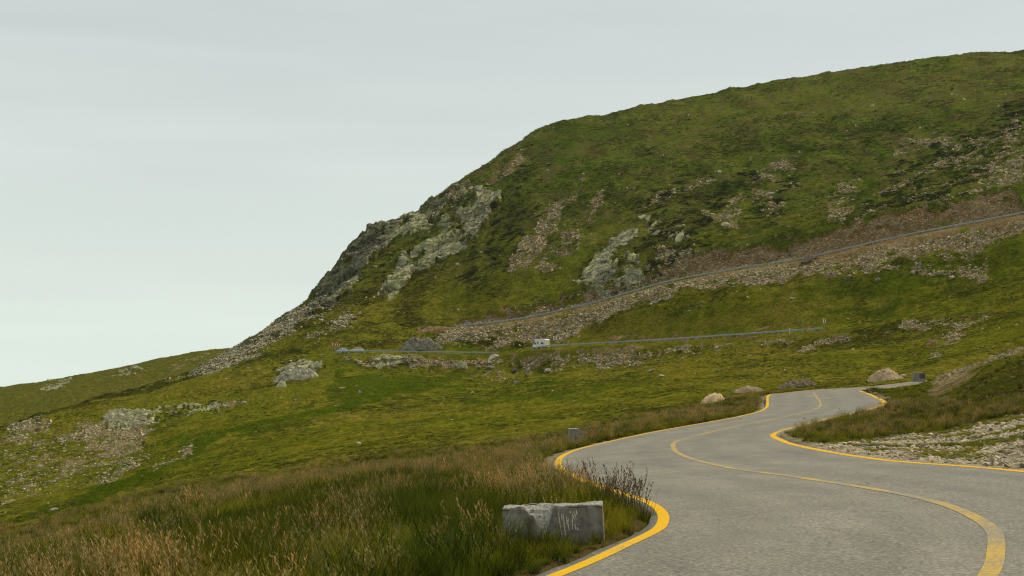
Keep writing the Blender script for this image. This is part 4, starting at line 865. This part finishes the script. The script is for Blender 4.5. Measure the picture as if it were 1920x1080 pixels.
q = bench_pt(668, 10.5); car((q.x, q.y, q.z+.06), R(182), M_vw, M_glr, 'white car with reddish side windows behind the left guard rail')
q = bench_pt(642, 10.75); car((q.x, q.y, q.z+.06), R(120), M_sv, M_gl, 'silver car just left of the white car, near the chevron board')
def camper(loc, rz):
    root = empty('camper_van', loc, rz); tag(root, 'white and cream camper van at the start of the right guard rail', 'camper van')
    bm_obj('living_box', extrude_profile([(-2.9, .55), (1.3, .55), (1.3, 1.9), (1.95, 2.1), (1.95, 2.62), (1.7, 2.78), (-2.75, 2.78), (-2.9, 2.6)], 2.15, .06), M_cr, root)
    bm_obj('cab', extrude_profile([(1.25, .4), (3.0, .4), (3.08, .95), (2.85, 1.15), (2.15, 2.0), (1.25, 2.0)], 1.95, .06), M_vw, root)
    bm = bmesh.new(); box(bm, (2.53, 0, 1.6), (.03, 1.7, .82), Matrix.Rotation(R(-39.5), 4, 'Y')); bm_obj('windscreen', bm, M_gl, root)
    bm = bmesh.new(); box(bm, (1.2, 0, 2.72), (2.6, 1.9, .16), bev=.05); bm_obj('roof_pod', bm, M_vw, root)
    for s in (-1, 1):
        quad_panel('window', [(-2.3, 1.35), (-1.0, 1.35), (-1.0, 1.85), (-2.3, 1.85)], s*1.076, M_gl, root); quad_panel('window', [(.1, 1.5), (.75, 1.5), (.75, 2.0), (.1, 2.0)], s*1.076, M_gl, root)
        quad_panel('window', [(1.4, 1.25), (2.45, 1.25), (2.05, 1.85), (1.4, 1.85)], s*.976, M_gl, root); quad_panel('stripe', [(-2.85, 1.12), (1.28, 1.12), (1.28, 1.2), (-2.85, 1.2)], s*1.077, M_gr, root)
        quad_panel('awning', [(-2.6, 2.48), (.9, 2.48), (.9, 2.60), (-2.6, 2.60)], s*1.077, M_vw, root, .06)
        for x in (-1.6, 2.1): wheel(root, x, s*.92, .34)
        bm = bmesh.new(); box(bm, (3.05, s*.75, .82), (.08, .28, .2), bev=.03); bm_obj('headlight', bm, M_lamp, root)
    quad_panel('door', [(-.75, .6), (-.15, .6), (-.15, 2.3), (-.75, 2.3)], -1.078, M_vw, root)
    bm = bmesh.new(); box(bm, (3.04, 0, .52), (.14, 1.9, .26), bev=.05); bm_obj('bumper', bm, M_gr, root)
q = bench_pt(1014, 10.8); camper((7.3, 384.2, q.z+.04), R(136)); bpy.data.objects['camper_van'].scale = (.72, .85, .9)

# ------------------------------------------------------------------ culvert mouth, heaps, outcrops, boulders
M_soil = stone_mat('heap_rubble', (.20, .14, .075), (.42, .31, .18), (.62, .50, .34), 2.2)
def heap(px, row, wpx, hpx, label, m_=None, dep=.6, seed=0, t0=2.5, t1=24, name='rubble_heap', cat='rubble heap', strata=False, skew=0., peak=.5, cellk=.09):
    q = at(px, row, t0, t1); k_ = q.y/F; W = wpx*k_/2; H = hpx*k_; n_ = 96 if wpx > 40 else 64
    u, v = np.meshgrid(np.linspace(-1, 1, n_), np.linspace(-1, 1, n_//2)); r2 = np.sqrt(u**2+v**2)
    base = np.clip(1-r2**2.6, -.25, 1); Pt = np.stack([u.ravel()*W, v.ravel()*W*dep, 0*u.ravel()], 1)
    prof = (1-(.25 if strata else .42)*np.abs(u-(peak*2-1))**1.5)*base*(.86+.3*np.interp(u, np.linspace(-1, 1, 9), np.random.default_rng(seed).random(9))); S_ = max(W*cellk, .05)
    nn = fbm(Pt+seed*13, W*.5, 4)*.25; Zz = H*(prof.ravel()*1.05+nn*sstep(-.2, .3, base.ravel()))
    Pt[:, 2] = Zz
    Rz = np.column_stack([Pt[:, 0]*math.cos(.6)+Pt[:, 2]*math.sin(.6), Pt[:, 1], (-Pt[:, 0]*math.sin(.6)+Pt[:, 2]*math.cos(.6))*(2.2 if strata else 1)])
    c1 = cell(Rz, S_*(2.2 if strata else 1), seed); c2 = cell(Rz, S_*.45, seed+4)
    d = (c1[2]-.5)*.8+np.clip(c1[1], 0, .3)*1.3+((c2[2]-.5)*.4+np.clip(c2[1], 0, .3)*.6)
    Pt[:, 2] += d*S_*(.7 if strata else .75)*sstep(-.25, .2, base.ravel()); Pt[:, 1] -= d*S_*.5
    Pt[:, 0] += skew*Pt[:, 2]
    gg = np.arange(n_*(n_//2)).reshape(n_//2, n_); Q = np.stack([gg[:-1, :-1], gg[:-1, 1:], gg[1:, 1:], gg[1:, :-1]], -1).reshape(-1, 4)
    o = mesh_np(name, Pt, Q, m_ or M_soil); o.location = q+Vector((0, W*dep*.35, -.10*H)); tag(o, label, cat); return o
heap(1333, 748, 54, 20, 'pale rubble heap with a pointed top, leftmost of those by the far bends', seed=1, peak=.66, t1=5.9)
heap(1405, 726, 62, 9, 'long flat low rubble heap behind the far left road bend', seed=2, t1=6.4)
heap(1496, 726, 80, 17, 'broad rubble heap with its peak at right, behind the far bend', seed=3, peak=.78, t1=6.4)
heap(1664, 713, 72, 20, 'brown rubble heap carrying two smooth boulders, beyond the far road', seed=4, peak=.5, t1=7)
heap(1520, 489, 34, 12, 'small gravel heap against the upper guard rail beside the culvert', seed=5, t0=11, t1=14, dep=.5)
M_crag = stone_mat('crag_stone', (.09, .083, .055), (.26, .24, .165), (.50, .47, .34), .9)
heap(557, 708, 90, 21, 'isolated grey rock outcrop split by a dark cleft, below the chevron board', M_crag, .55, 6, 7, 12, 'rock_outcrop', 'rock outcrop', True, peak=.55, cellk=.13)
heap(790, 655, 88, 21, 'layered rock outcrop behind the left guard rail, right of the white car', M_crag, .35, 7, 10.9, 13, 'rock_outcrop', 'rock outcrop', True, peak=.4, cellk=.12)
bm = bmesh.new()
box(bm, (0, 0, .95), (2.3, .8, .22), bev=.03); box(bm, (-1.0, 0, .4), (.3, .8, .9), bev=.03); box(bm, (1.0, 0, .4), (.3, .8, .9), bev=.03)
cv = empty('culvert', at(1519, 489, 11, 14)+Vector((1.6, -.6, -.3))); tag(cv, 'small concrete culvert mouth under the upper road', 'culvert'); bm_obj('headwall', bm, M_con2, cv)
bm = bmesh.new(); box(bm, (0, .3, .4), (1.7, .2, .85)); bm_obj('opening_shade', bm, M_dk, cv)  # solid dark box painting the shade inside the culvert mouth
def boulder(px, row, wpx, m_, label, flat=.55, seed=0, asp=1., name='boulder', t0=3, group=None, tilt=0):
    q = at(px, row, t0); k_ = q.y/F; s = wpx*k_/1.85
    o = bm_obj(name, rock_bm(900+seed, sub=2 if wpx > 14 else 1, flat=flat*1.3, npts=14), m_); o.scale = (s, s*.8*asp, s); o.rotation_euler = (0, R(tilt), R(random.uniform(-25, 25)))
    o.location = q+Vector((0, 0, s*flat*.25)); tag(o, label, 'boulder', group); return o
BL = [
 (103,957,28,M_st,'flat pale boulder lying alone in the green gully at far left',.30,0),(140,946,12,M_st,'small pale stone just right of the flat boulder in the left gully',.4,0),
 (1655,696,12,M_tan,'leaning elongated boulder on the peak of the brown rubble heap',.5,35),(1693,708,16,M_tan,'rounded boulder at the right foot of the brown rubble heap',.55,0),
 (1506,792,24,M_st,'dark grey boulder in the grass on the tip of the right bank',.7,0),(1632,798,19,M_st,'pale boulder in the brown grass of the right bank',.5,0),(1511,806,12,M_st,'small pale stone at the grassy tip right of the bend line',.35,0),
 (1838,800,20,M_tan,'pinkish squarish boulder at the upper edge of the gravel lay-by',.6,0),(1700,832,22,M_st,'flat pale slab lying on the gravel lay-by',.25,0),(1898,708,14,M_st,'white stone high on the right grassy bank',.6,0),(1768,747,20,M_st,'pale stone half hidden in the right bank grass below the eroded edge',.5,0),(1862,765,12,M_st,'small pale stone above the lay-by on the right bank',.5,0),
 (885,737,12,M_st,'small pale boulder in the hollow below the left guard rail',.5,0),(968,718,18,M_st,'whitish rounded boulder right below the gap between the guard rails',.45,0),(868,690,26,M_lich,'grey boulder at the right foot of the left embankment',.7,0),(920,691,28,M_lich,'broad weathered boulder in the grass between the embankments',.5,0),(925,676,26,M_st,'tall pale broken boulder just below the right end of the left guard rail',.8,0),
 (1028,698,18,M_st,'pale rounded boulder at the left foot of the right embankment',.6,0),(965,698,16,M_st,'pointed grey boulder left of the right embankment',.7,0),(888,708,14,M_st,'small flat stone below the broad weathered boulder',.4,0),
 (675,737,9,M_st,'grey round stone in the dark green hollow at centre left',.8,0),(667,725,9,M_st,'pale flat stone above the round grey stone in the hollow',.4,0),(640,728,18,M_st,'long flat pale stone in the hollow below the split outcrop',.25,0),
 (1241,706,18,M_st,'flat whitish boulder lower of the pair below the right embankment',.35,0),(1224,697,22,M_st,'flat grey boulder upper of the pair below the right embankment',.3,0),(1236,676,16,M_st,'flat pale stone at the right end of the right embankment',.25,0),
 (672,828,14,M_st,'small white stone alone in the open central meadow',.4,0),(555,750,14,M_st,'pale boulder in the rocky meadow left of centre',.4,0),(456,757,14,M_st,'small boulder on the meadow right of the left crag band',.5,0),(316,796,10,M_lich,'small squarish boulder right of the left rock band',.8,0),(527,727,26,M_lich,'weathered lichened boulder below the split outcrop',.6,0),
 (408,869,10,M_st,'small pale stone in the meadow right of the low rock ledge',.3,0),(786,797,10,M_st,'thin pale stone in the middle of the central meadow',.3,0),(846,789,12,M_st,'flat pale stone in the central meadow below the embankments',.25,0),
 (1637,200,13,M_st,'lone white boulder high on the upper right hill',.35,0),(1345,240,9,M_st,'white stone high on the smooth upper hill',.5,0),(1492,296,10,M_st,'white stone above the stony patches of the hill',.5,0),(1348,322,11,M_st,'pale boulder left of the pink scar on the hill',.6,0),(1292,214,8,M_st,'small white stone near the top of the hill',.5,0),(1095,326,9,M_st,'white stone on the green shoulder right of the cliffs',.4,0),
 (903,474,12,M_st,'pale stone on the dark heath slope below the cliffs',.4,0),(1275,447,28,M_lich,'large cracked pale boulder in the heath right of the rock slab',.9,0),(1360,425,20,M_st,'pale boulder in the scree patch above the road cutting',.6,0),(1448,364,20,M_st,'flat white boulder in the middle stony patch of the hill',.4,0),
 (1487,561,14,M_st,'flat pale boulder on the grass between the two upper roads',.4,0),(1224,609,10,M_st,'pale stone on the grass just above the lower road',.3,0),(1293,583,10,M_st,'small pale stone on the grassy slope right of the scree',.4,0),(1590,523,20,M_st,'squarish pale boulder below the upper road scree',.7,0),(1645,526,16,M_st,'pale boulder right of the squarish one below the scree',.6,0),(1786,524,16,M_st,'rounded pale boulder at the stony patch on the right slope',.7,0),(1711,512,14,M_st,'pale boulder below the scree at right',.6,0),
 (1108,549,14,M_lich,'block fallen at the foot of the pale rock slab',.8,0),(1072,557,12,M_st,'pale block on the road cutting left of the rock slab',.6,0),(1045,627,20,M_lich,'grey green boulder above the square chevron sign',.6,0),(1020,624,14,M_lich,'grey boulder above the roof of the camper van',.6,0),(883,640,12,M_lich,'rounded grey boulder in the green hollow between the two roads',.5,0),(946,643,9,M_lich,'small pointed boulder left of the camper van on the grass',.7,0),
]
for i, (px, row, wp, m_, lb, fl, ti) in enumerate(BL): boulder(px, row, wp, m_, lb, fl, i, tilt=ti)
# blocks standing out of the crags: each large enough to tell apart
stq = rng.permutation(np.where((rock > .6) & visible & (Y > 470) & (PX < 1300))[0])[:0]

# ------------------------------------------------------------------ tall weeds overhanging the yellow line
M_wd = grass_mat('weed_leaf', (.018, .024, .003), (.045, .050, .006), (.075, .062, .014), (.095, .065, .028), .2)
def weed(loc, H, seed):
    V, Q, hh, hd = blade_mesh(16, .13, H*.6, H*1.25, .0095, .28, .16, seed, heads=.7, headlen=.13, nseg=5)
    o = mesh_np('weed_plant', V, Q, M_wd, attrs=dict(hgt=hh, head=hd)); o.location = loc
    return tag(o, 'dark tall weed in the clump leaning over the yellow line behind the concrete block', 'weed', 'dark weeds beside the near bend')
WP = []
for i, (px, row) in enumerate([(1088,928),(1104,937),(1118,944),(1128,948),(1139,947),(1146,958),(1152,953),(1158,951),(1164,962),(1171,959),(1179,964),(1187,967),(1196,972),(1205,977)]):
    q = at(px, row, 2.2, 5); weed(q, .30+.20*random.random(), 40+i)

# ------------------------------------------------------------------ thin mountain air
bm = bmesh.new(); x0, x1, y0, y1, z0, z1 = -1500, 1500, -30, 1480, -120, 190; box(bm, ((x0+x1)/2, (y0+y1)/2, (z0+z1)/2), (x1-x0, y1-y0, z1-z0))
m_ = bpy.data.materials.new('haze'); m_.use_nodes = True; nt = m_.node_tree; nt.nodes.clear(); o_ = N(nt, 'ShaderNodeOutputMaterial'); v_ = N(nt, 'ShaderNodeVolumePrincipled')
v_.inputs['Color'].default_value = (.86, .92, 1, 1); v_.inputs['Density'].default_value = HAZE; v_.inputs['Anisotropy'].default_value = .2; nt.links.new(v_.outputs[0], o_.inputs['Volume'])
hz = bm_obj('haze', bm, m_); tag(hz, 'thin pale mountain haze over the far hills', 'haze', kind='stuff')
sc.cycles.volume_bounces = 0 if hasattr(sc, 'cycles') else 0
